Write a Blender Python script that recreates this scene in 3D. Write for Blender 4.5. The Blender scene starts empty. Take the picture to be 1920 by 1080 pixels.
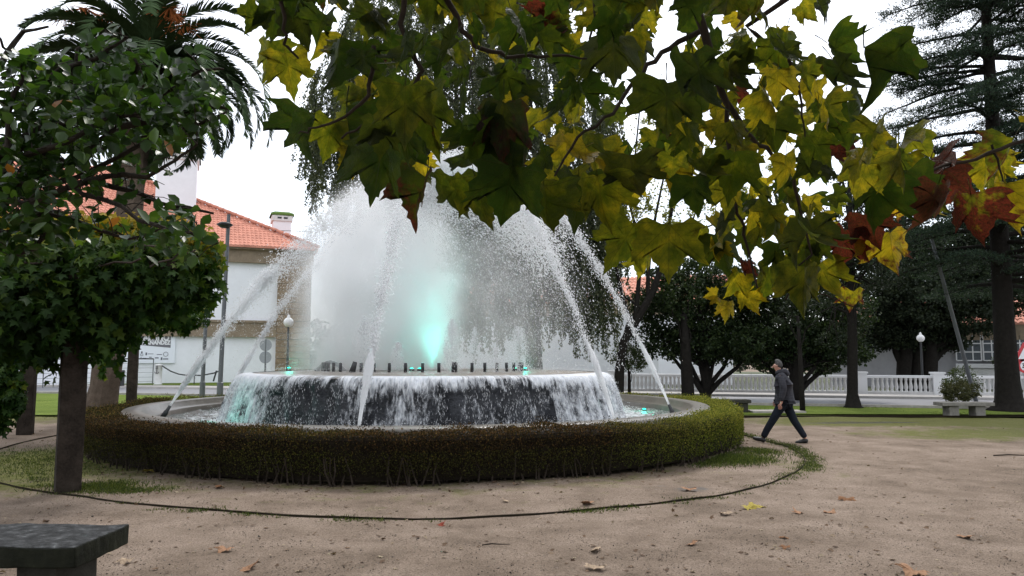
import bpy, bmesh, math, random
import numpy as np
from mathutils import Vector, Matrix
random.seed(7); rng = np.random.default_rng(7)
S = bpy.context.scene; COL = S.collection
R = math.radians

# ------------------------------------------------------------------ camera
F = 1390.0; PITCH = math.atan(128/1390); H = 1.75
cd = bpy.data.cameras.new('camera'); cam = bpy.data.objects.new('camera', cd); COL.objects.link(cam)
cam.location = (0, 0, H); cam.rotation_euler = (math.pi/2 + PITCH, 0, 0)
cd.sensor_width = 36; cd.lens = 36*F/1920; cd.clip_end = 2000; cd.clip_start = 0.05
S.camera = cam
# ------------------------------------------------------------------ sky, sun, exposure
SUN_EL, SUN_AZ = R(52), R(12)          # azimuth clockwise from +Y (in front of the camera)
w = bpy.data.worlds.new('World'); S.world = w; w.use_nodes = True
nt = w.node_tree; nt.nodes.clear()
def wn(t): return nt.nodes.new(t)
sky = wn('ShaderNodeTexSky'); sky.sky_type = 'NISHITA'; sky.sun_disc = False
sky.sun_elevation = SUN_EL; sky.sun_rotation = SUN_AZ
bg1 = wn('ShaderNodeBackground'); bg1.inputs[1].default_value = 0.05
nt.links.new(sky.outputs[0], bg1.inputs[0])
tc = wn('ShaderNodeTexCoord'); mp = wn('ShaderNodeMapping'); mp.inputs['Scale'].default_value = (1, 1, 3.2)
nt.links.new(tc.outputs['Generated'], mp.inputs[0])
no = wn('ShaderNodeTexNoise'); no.inputs['Scale'].default_value = 1.7; no.inputs['Detail'].default_value = 5; no.inputs['Roughness'].default_value = .45
nt.links.new(mp.outputs[0], no.inputs['Vector'])
sx = wn('ShaderNodeSeparateXYZ'); nt.links.new(tc.outputs['Generated'], sx.inputs[0])
mr = wn('ShaderNodeMapRange'); mr.inputs[1].default_value = .18; mr.inputs[2].default_value = .40; mr.inputs[3].default_value = 0; mr.inputs[4].default_value = .62
nt.links.new(sx.outputs[2], mr.inputs[0])
ad = wn('ShaderNodeMath'); ad.operation = 'ADD'; nt.links.new(mr.outputs[0], ad.inputs[0])
m2 = wn('ShaderNodeMath'); m2.operation = 'MULTIPLY'; m2.inputs[1].default_value = .75; nt.links.new(no.outputs[0], m2.inputs[0]); nt.links.new(m2.outputs[0], ad.inputs[1])
cr = wn('ShaderNodeValToRGB'); e = cr.color_ramp.elements
e[0].position = .25; e[0].color = (.50, .54, .61, 1); e[1].position = .75; e[1].color = (.97, .98, 1, 1)
nt.links.new(ad.outputs[0], cr.inputs[0])
bg2 = wn('ShaderNodeBackground'); bg2.inputs[1].default_value = 1.12
nt.links.new(cr.outputs[0], bg2.inputs[0])
sh = wn('ShaderNodeAddShader'); nt.links.new(bg1.outputs[0], sh.inputs[0]); nt.links.new(bg2.outputs[0], sh.inputs[1])
wo = wn('ShaderNodeOutputWorld'); nt.links.new(sh.outputs[0], wo.inputs[0])
sl = bpy.data.lights.new('sun', 'SUN'); sl.energy = 1.5; sl.angle = R(16); sl.color = (1, .96, .9)
so = bpy.data.objects.new('sun', sl); COL.objects.link(so)
sd = Vector((math.sin(SUN_AZ)*math.cos(SUN_EL), math.cos(SUN_AZ)*math.cos(SUN_EL), math.sin(SUN_EL)))
so.rotation_euler = sd.to_track_quat('Z', 'Y').to_euler()
S.view_settings.view_transform = 'Standard'; S.view_settings.look = 'None'
S.view_settings.exposure = 0.40; S.view_settings.gamma = 1
cy = S.cycles; cy.volume_bounces = 6; cy.max_bounces = 14; cy.transparent_max_bounces = 24; cy.volume_step_rate = 1.0
cy.diffuse_bounces = 9; cy.glossy_bounces = 3; cy.transmission_bounces = 4
try: cy.use_denoising = True
except Exception: pass

# ------------------------------------------------------------------ helpers
def P(px, py, Y):
    x = (px-960)/F; y = (540-py)/F
    d = (x, math.cos(PITCH)-y*math.sin(PITCH), math.sin(PITCH)+y*math.cos(PITCH)); t = Y/d[1]
    return Vector((t*d[0], Y, H+t*d[2]))
def G(px, py, z=0.0):
    x = (px-960)/F; y = (540-py)/F
    d = (x, math.cos(PITCH)-y*math.sin(PITCH), math.sin(PITCH)+y*math.cos(PITCH)); t = (z-H)/d[2]
    return Vector((t*d[0], t*d[1], z))
def tag(o, label=None, cat=None, group=None, kind=None):
    if label: o['label'] = label
    if cat: o['category'] = cat
    if group: o['group'] = group
    if kind: o['kind'] = kind
    return o
def empty(name, loc=(0, 0, 0), rz=0, **k):
    o = bpy.data.objects.new(name, None); COL.objects.link(o); o.location = loc; o.rotation_euler = (0, 0, rz)
    return tag(o, **k)
def link(name, me, parent=None, mats=(), **k):
    o = bpy.data.objects.new(name, me); COL.objects.link(o)
    if mats:
        me.materials.clear()
        for m in (mats if isinstance(mats, (list, tuple)) else [mats]): me.materials.append(m)
    if parent: o.parent = parent
    return tag(o, **k)
def copy_tree(o, parent=None):
    c = o.copy(); COL.objects.link(c); c.parent = parent
    for ch in list(o.children): copy_tree(ch, c)
    return c

class MB:
    def __init__(s): s.v = []; s.f = []; s.n = 0; s.m = []
    def add(s, V, Fc, mi=0):
        V = np.asarray(V, float); s.v.append(V); s.f += [tuple(i+s.n for i in f) for f in Fc]; s.m += [mi]*len(Fc); s.n += len(V)
        return s
    def box(s, x0, x1, y0, y1, z0, z1, mat=None, mi=0, jit=0):
        V = np.array([(x, y, z) for z in (z0, z1) for (x, y) in ((x0, y0), (x1, y0), (x1, y1), (x0, y1))], float)
        if jit: V += rng.uniform(-jit, jit, V.shape)
        if mat is not None: V = np.array([mat @ Vector(p) for p in V])
        return s.add(V, [(3, 2, 1, 0), (4, 5, 6, 7), (0, 1, 5, 4), (1, 2, 6, 5), (2, 3, 7, 6), (3, 0, 4, 7)], mi)
    def tube(s, pts, rad, n=8, cap=True, mi=0, wob=0):
        pts = [Vector(p) for p in pts]; k = len(pts)
        if not hasattr(rad, '__len__'): rad = [rad]*k
        V = []; up = Vector((.13, .2, 1)).normalized()
        t0 = (pts[1]-pts[0]).normalized()
        a = t0.orthogonal().normalized()
        for i, p in enumerate(pts):
            t = (pts[min(i+1, k-1)]-pts[max(i-1, 0)]).normalized()
            a = (a-t*a.dot(t)).normalized(); b = t.cross(a)
            for j in range(n):
                th = 2*math.pi*j/n; r = rad[i]*(1+(random.uniform(-wob, wob) if wob else 0))
                V.append(p+a*(r*math.cos(th))+b*(r*math.sin(th)))
        Fc = [(i*n+j, i*n+(j+1) % n, (i+1)*n+(j+1) % n, (i+1)*n+j) for i in range(k-1) for j in range(n)]
        if cap: Fc += [tuple(range(n-1, -1, -1)), tuple((k-1)*n+j for j in range(n))]
        return s.add(V, Fc, mi)
    def lathe(s, prof, n=24, c=(0, 0, 0), a0=0, a1=2*math.pi, mi=0, closed=None):
        full = abs(a1-a0-2*math.pi) < 1e-6; m = n if full else n+1; k = len(prof)
        V = [(c[0]+r*math.cos(a0+(a1-a0)*j/n), c[1]+r*math.sin(a0+(a1-a0)*j/n), c[2]+z) for j in range(m) for (r, z) in prof]
        Fc = [(j*k+i, ((j+1) % m)*k+i, ((j+1) % m)*k+i+1, j*k+i+1) for j in range(n) for i in range(k-1)]
        return s.add(V, Fc, mi)
    def mesh(s, name='mesh', smooth=False):
        me = bpy.data.meshes.new(name); V = np.concatenate(s.v) if s.v else np.zeros((0, 3))
        me.from_pydata([tuple(x) for x in V], [], s.f)
        if any(s.m): me.polygons.foreach_set('material_index', s.m)
        if smooth: me.polygons.foreach_set('use_smooth', [True]*len(me.polygons))
        me.update(); return me
    def build(s, name, mat, parent=None, smooth=False, bevel=0, **k):
        o = link(name, s.mesh(name, smooth), parent, mat, **k)
        if bevel:
            b = o.modifiers.new('bevel', 'BEVEL'); b.width = bevel; b.segments = 2; b.limit_method = 'ANGLE'
        return o

def fastmesh(name, V, Fc, attrs=None, smooth=False):
    """V (N,3), Fc (M,k) numpy -> mesh; attrs: dict name -> per-vertex float array"""
    me = bpy.data.meshes.new(name); V = np.asarray(V, np.float32); Fc = np.asarray(Fc, np.int32); M, k = Fc.shape
    me.vertices.add(len(V)); me.vertices.foreach_set('co', V.ravel())
    me.loops.add(M*k); me.loops.foreach_set('vertex_index', Fc.ravel())
    me.polygons.add(M); me.polygons.foreach_set('loop_start', np.arange(0, M*k, k, dtype=np.int32))
    if smooth: me.polygons.foreach_set('use_smooth', np.ones(M, bool))
    for a, d in (attrs or {}).items():
        at = me.attributes.new(a, 'FLOAT', 'POINT'); at.data.foreach_set('value', np.asarray(d, np.float32))
    me.update(calc_edges=True); return me
def norm(a): return a/np.maximum(np.linalg.norm(a, axis=-1, keepdims=True), 1e-9)
def frames(ydir, nhint):
    """rotation matrices (N,3,3) with columns x,y,z : y along ydir, z near nhint"""
    y = norm(ydir); x = norm(np.cross(y, nhint)); z = np.cross(x, y)
    return np.stack([x, y, z], axis=2)
def instance(T, TF, pos, Rm, sc, extra=None):
    """replicate template"""
    T = np.asarray(T, float); TF = np.asarray(TF, int); N = len(pos); k = len(T)
    sc = np.broadcast_to(np.asarray(sc, float).reshape(-1, 1, 1) if np.ndim(sc) < 2 else np.asarray(sc)[:, None, :], (N, 1, 1) if np.ndim(sc) < 2 else (N, 1, 3))
    V = np.einsum('nij,nkj->nki', Rm, T[None]*sc)+pos[:, None, :]
    Fc = TF[None]+(np.arange(N)*k)[:, None, None]
    return V.reshape(-1, 3), Fc.reshape(-1, TF.shape[1]), k
def rand_dirs(n): return norm(rng.normal(size=(n, 3)))
# leaf templates
T_OVAL = [(0, 0, 0), (-.30, .35, .06), (-.28, .7, .05), (0, 1, -.06), (.28, .7, .05), (.30, .35, .06)]
F_OVAL = [(0, 3, 2, 1), (0, 5, 4, 3)]
T_RHO = [(0, 0, 0), (-.32, .5, .05), (0, 1, 0), (.32, .5, .05)]
F_RHO = [(0, 3, 2, 1)]
# lobed vine leaf as quads
T_LOB = [(0, 0, 0), (-.45, -.05, -.05), (-.28, .22, .05), (-.55, .5, -.08), (-.2, .55, .04), (0, 1, -.1), (.2, .55, .04), (.55, .5, -.08), (.28, .22, .05), (.45, -.05, -.05)]
F_LOB = [(0, 2, 1, 1), (0, 4, 3, 2), (0, 6, 5, 4), (0, 8, 7, 6), (0, 9, 8, 8)]
F_LOB3 = [(0, 2, 1), (0, 4, 3), (0, 3, 2), (0, 5, 4), (0, 6, 5), (0, 7, 6), (0, 8, 7), (0, 9, 8)]
F_OVAL3 = [(0, 3, 2), (0, 2, 1), (0, 5, 4), (0, 4, 3)]
T_TET = [(0, -.5, 0), (.5, 0, -.3), (-.5, 0, -.3), (0, .0, .5), (0, .5, 0)]
F_TET = [(0, 1, 3), (0, 3, 2), (0, 2, 1), (4, 3, 1), (4, 2, 3), (4, 1, 2)]
T_T4 = [(0, -.6, 0), (.45, .15, -.3), (-.45, .15, -.3), (0, .3, .5)]
F_T4 = [(0, 1, 3), (0, 3, 2), (0, 2, 1), (1, 2, 3)]

# ------------------------------------------------------------------ materials
def newmat(name):
    m = bpy.data.materials.new(name); m.use_nodes = True; n = m.node_tree; n.nodes.clear(); return m, n
class NT:
    def __init__(s, m): s.t = m
    def n(s, typ, **inp):
        q = s.t.nodes.new(typ)
        for k, v in inp.items():
            if k.startswith('_'): setattr(q, k[1:], v)
            else:
                key = int(k[1:]) if k[0] == 'i' and k[1:].isdigit() else k.replace('_', ' ')
                s.set(q.inputs[key], v)
        return q
    def set(s, sock, v):
        if hasattr(v, 'is_linked') and hasattr(v, 'node'): s.t.links.new(v, sock)
        else: sock.default_value = v
    def math(s, op, a, b=0, c=0, clamp=False):
        q = s.t.nodes.new('ShaderNodeMath'); q.operation = op; q.use_clamp = clamp
        s.set(q.inputs[0], a); s.set(q.inputs[1], b); s.set(q.inputs[2], c); return q.outputs[0]
    def ramp(s, fac, stops, interp='LINEAR'):
        q = s.t.nodes.new('ShaderNodeValToRGB'); q.color_ramp.interpolation = interp; s.set(q.inputs[0], fac)
        el = q.color_ramp.elements
        while len(el) < len(stops): el.new(.5)
        for e_, (p, c) in zip(el, stops): e_.position = p; e_.color = (*c, 1) if len(c) == 3 else c
        return q.outputs[0]
    def noise(s, scale, detail=4, rough=.55, vec=None, dist=0):
        q = s.t.nodes.new('ShaderNodeTexNoise'); q.inputs['Scale'].default_value = scale; q.inputs['Detail'].default_value = detail
        q.inputs['Roughness'].default_value = rough; q.inputs['Distortion'].default_value = dist
        if vec is not None: s.set(q.inputs['Vector'], vec)
        return q.outputs[0]
    def mix(s, fac, a, b, typ='MIX'):
        q = s.t.nodes.new('ShaderNodeMix'); q.data_type = 'RGBA'; q.blend_type = typ
        s.set(q.inputs[0], fac); s.set(q.inputs[6], a); s.set(q.inputs[7], b); return q.outputs[2]
    def maprange(s, v, a, b, c, d):
        q = s.t.nodes.new('ShaderNodeMapRange'); s.set(q.inputs[0], v)
        for i, x in enumerate((a, b, c, d)): s.set(q.inputs[i+1], x)
        return q.outputs[0]
    def coord(s, which='Object', scale=None):
        q = s.t.nodes.new('ShaderNodeTexCoord'); o = q.outputs[which]
        if scale:
            m_ = s.t.nodes.new('ShaderNodeMapping'); m_.inputs['Scale'].default_value = scale; s.t.links.new(o, m_.inputs[0]); o = m_.outputs[0]
        return o
    def pos(s): return s.t.nodes.new('ShaderNodeNewGeometry').outputs['Position']
    def bump(s, h, strength=.5, dist=.02, normal=None):
        q = s.t.nodes.new('ShaderNodeBump'); q.inputs['Strength'].default_value = strength; q.inputs['Distance'].default_value = dist
        s.set(q.inputs['Height'], h)
        if normal is not None: s.set(q.inputs['Normal'], normal)
        return q.outputs[0]
    def attr(s, name): q = s.t.nodes.new('ShaderNodeAttribute'); q.attribute_name = name; return q.outputs['Fac']
    def bsdf(s, col, rough=.7, nrm=None, **k):
        q = s.t.nodes.new('ShaderNodeBsdfPrincipled'); s.set(q.inputs['Base Color'], col if hasattr(col, 'node') else (*col, 1)); s.set(q.inputs['Roughness'], rough)
        if nrm is not None: s.set(q.inputs['Normal'], nrm)
        for kk, v in k.items(): s.set(q.inputs[kk.replace('_', ' ')], v)
        return q.outputs[0]
    def out(s, sh_=None, vol=None, disp=None):
        q = s.t.nodes.new('ShaderNodeOutputMaterial')
        if sh_ is not None: s.t.links.new(sh_, q.inputs[0])
        if vol is not None: s.t.links.new(vol, q.inputs[1])
def c4(c): return (*c, 1)
def simple(name, col, rough=.7, var=.25, scale=6, bump=.3, bdist=.01, metallic=0, spec=None, detail=6, world=False):
    if spec is None: spec = .08 if rough > .6 else .4
    m, t = newmat(name); n = NT(t); v = n.pos() if world else n.coord()
    nz = n.noise(scale, detail, .6, v); nz2 = n.noise(scale*7, 4, .6, v)
    f = n.math('ADD', n.math('MULTIPLY', nz, .65), n.math('MULTIPLY', nz2, .35))
    lo = tuple(c*(1-var) for c in col); hi = tuple(min(1, c*(1+var)) for c in col)
    c = n.ramp(f, [(.3, lo), (.7, hi)])
    n.out(n.bsdf(c, rough, n.bump(f, bump, bdist), Metallic=metallic, Specular_IOR_Level=spec)); return m
def leafmat(name, stops, trans=.35, rough=.5, attr='rnd', spec=.22, tr_gain=1.6):
    m, t = newmat(name); n = NT(t)
    a = n.attr(attr); c = n.ramp(a, stops)
    nz = n.noise(14, 3, .5, n.pos()); c = n.mix(n.math('MULTIPLY', nz, .5), c, (0.01, .012, .006, 1))
    b = n.bsdf(c, rough, Specular_IOR_Level=spec)
    tr = t.nodes.new('ShaderNodeBsdfTranslucent')
    g = n.mix(1.0, c, (tr_gain, tr_gain, tr_gain*.6, 1), 'MULTIPLY'); n.set(tr.inputs[0], g)
    mx = t.nodes.new('ShaderNodeMixShader'); mx.inputs[0].default_value = trans
    t.links.new(b, mx.inputs[1]); t.links.new(tr.outputs[0], mx.inputs[2]); n.out(mx.outputs[0]); return m

M = {}
M['concrete'] = simple('concrete', (.30, .28, .25), .6, .35, 5, .4)
M['granite'] = simple('granite', (.20, .19, .17), .85, .35, 8, .6, .01)
M['granite_dark'] = simple('mossy_granite', (.045, .043, .036), .8, .5, 9, .8, .015)
M['stone'] = simple('building_stone', (.27, .205, .14), .85, .3, 1.2, .5, .02)
M['stone_band'] = simple('stone_band', (.25, .20, .145), .85, .3, 1.5, .4, .02)
M['whitewall'] = simple('white_wall', (.80, .82, .86), .8, .07, .5, .1)
M['shadedwall'] = simple('shaded_white_wall', (.34, .34, .36), .85, .15, .6, .1)  # grey-white wall standing in shade; the shade is put into this base colour
M['plaster'] = simple('old_white_plaster', (.66, .66, .66), .8, .18, 3, .2)
M['bark'] = simple('bark', (.045, .038, .032), .9, .5, 9, 1, .03)
M['bark_dark'] = simple('dark_bark', (.018, .016, .014), .9, .4, 9, 1, .03)
M['metal_grey'] = simple('grey_metal', (.13, .14, .15), .4, .1, 4, .05)
M['metal_dark'] = simple('dark_metal', (.03, .032, .035), .45, .1, 4, .05)
M['rubber'] = simple('black_nozzle', (.025, .025, .027), .4, .1, 4, .05)
M['tile'] = simple('roof_tile', (.52, .235, .17), .8, .3, 1.4, .2, world=True)
M['tile_far'] = simple('roof_tile_far', (.56, .27, .20), .8, .2, 1.4, .2, world=True)
M['globe'] = simple('opal_globe', (.8, .8, .8), .3, .03)
M['moss'] = simple('moss', (.10, .16, .04), .95, .4, 12, 1, .03)
M['red'] = simple('red_sign', (.5, .04, .05), .4, .05)
M['signwhite'] = simple('sign_white', (.75, .76, .78), .4, .03)
M['poster'] = simple('poster_sheet', (.78, .82, .88), .6, .02)
M['posterdark'] = simple('poster_dark', (.16, .16, .18), .6, .03)
M['glass'] = simple('window_glass', (.10, .12, .14), .12, .2)
M['edging'] = simple('rusty_edging', (.022, .017, .010), .8, .4, 8, .4)
M['twig'] = simple('twig', (.045, .035, .028), .85, .4, 8, .5)

# ------------------------------------------------------------------ ground, road, lawns
def ground_mat():
    m, t = newmat('gravel_ground'); n = NT(t); p = n.pos()
    big = n.noise(.34, 6, .7, p); mid = n.noise(1.6, 5, .6, p); fine = n.noise(60, 4, .75, p); vf = n.noise(170, 3, .7, p)
    base = n.ramp(n.math('ADD', n.math('MULTIPLY', big, .5), n.math('MULTIPLY', mid, .5)), [(.34, (.115, .087, .064)), (.48, (.205, .158, .122)), (.62, (.285, .225, .180))])
    sp = n.ramp(fine, [(.32, (.22, .20, .18)), (.45, (.85, .84, .83)), (.72, (1.45, 1.43, 1.4))]); c = n.mix(1, base, sp, 'MULTIPLY')
    sp2 = n.ramp(vf, [(.3, (.6, .58, .56)), (.5, (1, 1, 1)), (.75, (1.3, 1.3, 1.3))]); c = n.mix(.8, c, sp2, 'MULTIPLY')
    # moss and grass grow: left under the pergola, right in the far patch, along the edging ring
    s_ = n.n('ShaderNodeSeparateXYZ', i0=p); X, Y = s_.outputs[0], s_.outputs[1]
    def blob(cx, cy, rx, ry, k=1.0):
        a = n.math('DIVIDE', n.math('SUBTRACT', X, cx), rx); b = n.math('DIVIDE', n.math('SUBTRACT', Y, cy), ry)
        d = n.math('ADD', n.math('MULTIPLY', a, a), n.math('MULTIPLY', b, b))
        return n.math('MULTIPLY', n.math('SUBTRACT', 1, d, clamp=True), k)
    areas = [blob(-7.5, 12.5, 3.4, 4.2, 1.0), blob(-5.2, 10.3, 2.2, 1.0, .6), blob(14, 20.3, 10, 2.6, 1.5), blob(11.5, 17.0, 5.5, 2.2, .9), blob(-1.4, 15, 7.2, 7.2, .85), blob(3.2, 10.4, 1.8, 1.2, .25), blob(4.6, 12, .9, 1.9, .5), blob(3.7, 12.9, 1.4, .9, .8), blob(-17, 24, 9, 7, 1.2), blob(-1.2, 8.9, 4, .7, .3)]
    g = areas[0]
    for a in areas[1:]: g = n.math('MAXIMUM', g, a)
    gn = n.math('ADD', n.noise(1.9, 6, .7, p), n.math('MULTIPLY', n.noise(22, 3, .6, p), .25))
    gm = n.math('MULTIPLY', n.math('SUBTRACT', n.math('ADD', n.math('MULTIPLY', g, .62), gn), .86), 4, clamp=True)
    gcol = n.ramp(n.noise(35, 4, .7, p), [(.3, (.045, .05, .012)), (.5, (.105, .115, .025)), (.72, (.18, .185, .05))])
    c = n.mix(n.math('MULTIPLY', gm, .85), c, gcol)
    # wet patch / puddle film
    wet = n.math('MAXIMUM', blob(2.25, 10.05, .75, .38, .9), n.math('MAXIMUM', blob(9.4, 19.9, 2.6, .42, 1.2), blob(5.2, 20.6, 1.2, .3, 1)))
    wetm = n.math('MULTIPLY', n.math('SUBTRACT', n.math('ADD', n.math('MULTIPLY', wet, .55), n.math('MULTIPLY', n.noise(2.6, 7, .75, p), 1.3)), 1.0), 5, clamp=True)
    c = n.mix(n.math('MULTIPLY', wetm, .72), c, (.03, .024, .02, 1))
    rough = n.math('SUBTRACT', .92, n.math('MULTIPLY', wetm, .5))
    hgt = n.math('ADD', n.math('MULTIPLY', fine, .6), n.math('ADD', n.math('MULTIPLY', vf, .3), n.math('MULTIPLY', n.noise(7, 4, .6, p), 1.2)))
    bp = n.t.nodes.new('ShaderNodeBump'); bp.inputs['Distance'].default_value = .02; n.set(bp.inputs['Height'], hgt); n.set(bp.inputs['Strength'], n.math('SUBTRACT', .8, n.math('MULTIPLY', wetm, .78)))
    n.out(n.bsdf(c, rough, bp.outputs[0], Specular_IOR_Level=.12)); return m
def ground_h(x, y):
    return 0.012*math.sin(x*1.3+y*.7)+0.01*math.sin(y*2.1-x*.6)+.006*math.sin(x*4.1+y*3.3)
M['ground'] = ground_mat()
g = MB(); nx, ny = 150, 150
xs = np.concatenate([[-600, -200, -80], np.linspace(-32, 32, nx), [80, 200, 600]]); ys = np.concatenate([[-300, -80, -20], np.linspace(-6, 60, ny), [100, 300, 1200]])
V = [(x, y, ground_h(x, y) if (abs(x) < 33 and -7 < y < 24) else 0) for y in ys for x in xs]; W_ = len(xs)
g.add(V, [(j*W_+i, j*W_+i+1, (j+1)*W_+i+1, (j+1)*W_+i) for j in range(len(ys)-1) for i in range(W_-1)])
g.build('ground', M['ground'], smooth=True, kind='structure', label='brown gravel park ground with mossy patches')

def lawn_mat():
    m, t = newmat('lawn_grass'); n = NT(t); p = n.pos()
    c = n.ramp(n.math('ADD', n.math('MULTIPLY', n.noise(30, 4, .7, p), .6), n.math('MULTIPLY', n.noise(.7, 5, .65, p), .4)), [(.32, (.06, .09, .018)), (.5, (.13, .18, .035)), (.68, (.21, .25, .06))])
    n.out(n.bsdf(c, .95, n.bump(n.noise(60, 3, .7, p), 1, .03), Specular_IOR_Level=.05)); return m
M['lawn'] = lawn_mat()
def sheet(name, pts, z, mat, **k):
    b = MB(); b.add([(p[0], p[1], z) for p in pts], [tuple(range(len(pts)))]); return b.build(name, mat, **k)
# road runs obliquely behind the fountain
rd = Vector((33.3, -9.2, 0)).normalized(); rn = Vector((-rd.y, rd.x, 0)); r0 = Vector((-4.8, 30.2, 0))
def RP(s, d, z=0): q = r0+rd*s+rn*d; return (q.x, q.y, z)
M['asphalt'] = simple('asphalt', (.20, .20, .215), .55, .12, 2, .4, world=True)
M['pave'] = simple('pavement', (.42, .40, .38), .8, .15, 2, .2, world=True)
sheet('road', [RP(-120, 0), RP(120, 0), RP(120, 5.6), RP(-120, 5.6)], .03, M['asphalt'], kind='structure')
def long_box(name, d0, d1, z1, mat, s0=-120, s1=120, **k):
    b = MB(); V = [RP(s, d, z) for z in (-.05, z1) for (s, d) in ((s0, d0), (s1, d0), (s1, d1), (s0, d1))]
    b.add(V, [(3, 2, 1, 0), (4, 5, 6, 7), (0, 1, 5, 4), (1, 2, 6, 5), (2, 3, 7, 6), (3, 0, 4, 7)]); return b.build(name, mat, **k)
long_box('kerb', -.15, 0, .12, M['concrete'], kind='structure')
long_box('pavement', 5.6, 7.4, .13, M['pave'], kind='structure')
lw = [G(1395, 782), G(1920, 783), (40, 21.5, 0), RP(45, -.16), RP(2, -.16), (4.5, 22.5, 0)]
sheet('lawn', [(p[0], p[1]) for p in lw], .035, M['lawn'], kind='structure')
sheet('lawn', [(-40, 22), (-13, 22), (-9.5, 24.5), RP(-4, -.16), RP(-40, -.16)], .035, M['lawn'], kind='structure')
sheet('lawn', [RP(-60, 7.4), RP(-4, 7.4), RP(-4, 16), RP(-60, 16)], .14, M['lawn'], kind='structure')
b = MB(); b.tube([(4.5, 22.0, .03), G(1395, 782)+Vector((0, -.05, .03)), G(1920, 783)+Vector((0, -.05, .03)), (40, 21.4, .03)], .03, 6); b.build('lawn_edging', M['edging'], label='thin dark edging strip along front of the right lawn', cat='edging')

# ------------------------------------------------------------------ fountain
C = Vector((-1.9, 17.0, 0))
RH0, RH1, HH = 6.22, 6.85, .72
fount = empty('fountain', C, label='large round fountain with a low drum, pool and ring of jets inside the hedge', cat='fountain')
ring = MB()
ring.lathe([(6.2, -.02), (6.2, .68), (6.17, .71), (5.86, .725), (5.82, .70), (5.78, .60), (5.62, .58), (5.6, .56), (5.6, -.02)], 160)
ring.build('basin_kerb', simple('wet_concrete', (.15, .135, .115), .3, .35, 3, .4), fount, smooth=True)
def water_mat():
    m, t = newmat('pool_water'); n = NT(t); p = n.coord()
    s_ = n.n('ShaderNodeVectorMath', i0=p); s_.operation = 'LENGTH'; r = s_.outputs['Value']
    nz = n.noise(7, 6, .7, p, .6); n2 = n.noise(2.2, 5, .65, p, .5)
    foam = n.math('ADD', n.maprange(r, 4.2, 5.7, .62, .0), n.math('ADD', n.math('MULTIPLY', n.math('SUBTRACT', nz, .5), 1.5), n.math('MULTIPLY', n.math('SUBTRACT', n2, .5), 1.2)))
    fm = n.maprange(foam, .25, .6, 0, 1)
    c = n.mix(fm, (.16, .175, .16, 1), (.72, .75, .78, 1))
    n.out(n.bsdf(c, n.math('ADD', .12, n.math('MULTIPLY', fm, .4)), n.bump(n.math('ADD', nz, n.math('MULTIPLY', n2, 1.2)), 1, .09), IOR=1.33)); return m
wt = MB(); rr = np.linspace(4.2, 5.61, 16); NA = 400
V = []
for j in range(NA):
    a = 2*math.pi*j/NA
    for r in rr: V.append((r*math.cos(a), r*math.sin(a), .47+.018*math.sin(9*a*3+r*11)*math.sin(r*7-a*13)+rng.normal()*.009))
k = len(rr); wt.add(V, [(j*k+i, j*k+i+1, ((j+1) % NA)*k+i+1, ((j+1) % NA)*k+i) for j in range(NA) for i in range(k-1)])
wt.build('pool_water', water_mat(), fount, smooth=True)
# rock drum with its lip
def rock_mat():
    m, t = newmat('wet_rock'); n = NT(t); p = n.coord()
    nz = n.noise(2.5, 8, .65, p); c = n.ramp(nz, [(.3, (.008, .009, .012)), (.6, (.028, .03, .038)), (.8, (.07, .072, .08))])
    n.out(n.bsdf(c, .32, n.bump(nz, 1, .15))); return m
dr = MB(); prof = [(3.93, 1.36), (3.97, 1.28), (3.96, 1.1), (3.98, .9), (4.0, .7), (4.02, .5), (4.05, .3)]; NA = 260; V = []
for j in range(NA):
    a = 2*math.pi*j/NA; o_ = .05*math.sin(a*23)+.04*math.sin(a*41+1)
    for i, (r, z) in enumerate(prof): q = r+(o_+rng.normal()*.03)*min(1, i*.5); V.append((q*math.cos(a), q*math.sin(a), z))
k = len(prof); dr.add(V, [(j*k+i, j*k+i+1, ((j+1) % NA)*k+i+1, ((j+1) % NA)*k+i) for j in range(NA) for i in range(k-1)])
dr.build('drum_wall', rock_mat(), fount, smooth=True)
def slab_mat():
    m, t = newmat('wet_drum_top'); n = NT(t); p = n.coord(); nz = n.noise(5, 7, .7, p, .4)
    c = n.ramp(n.math('ADD', n.math('MULTIPLY', nz, .7), n.math('MULTIPLY', n.noise(1.1, 4, .5, p), .3)), [(.36, (.15, .12, .095)), (.52, (.27, .225, .18)), (.62, (.55, .55, .55))])
    n.out(n.bsdf(c, .3, n.bump(nz, 1, .05))); return m
tp = MB(); tp.lathe([(0.02, 1.44), (2.2, 1.44), (2.75, 1.43), (3.3, 1.41), (3.85, 1.385), (3.95, 1.35)], 160); tp.build('drum_top', slab_mat(), fount, smooth=True)
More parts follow.
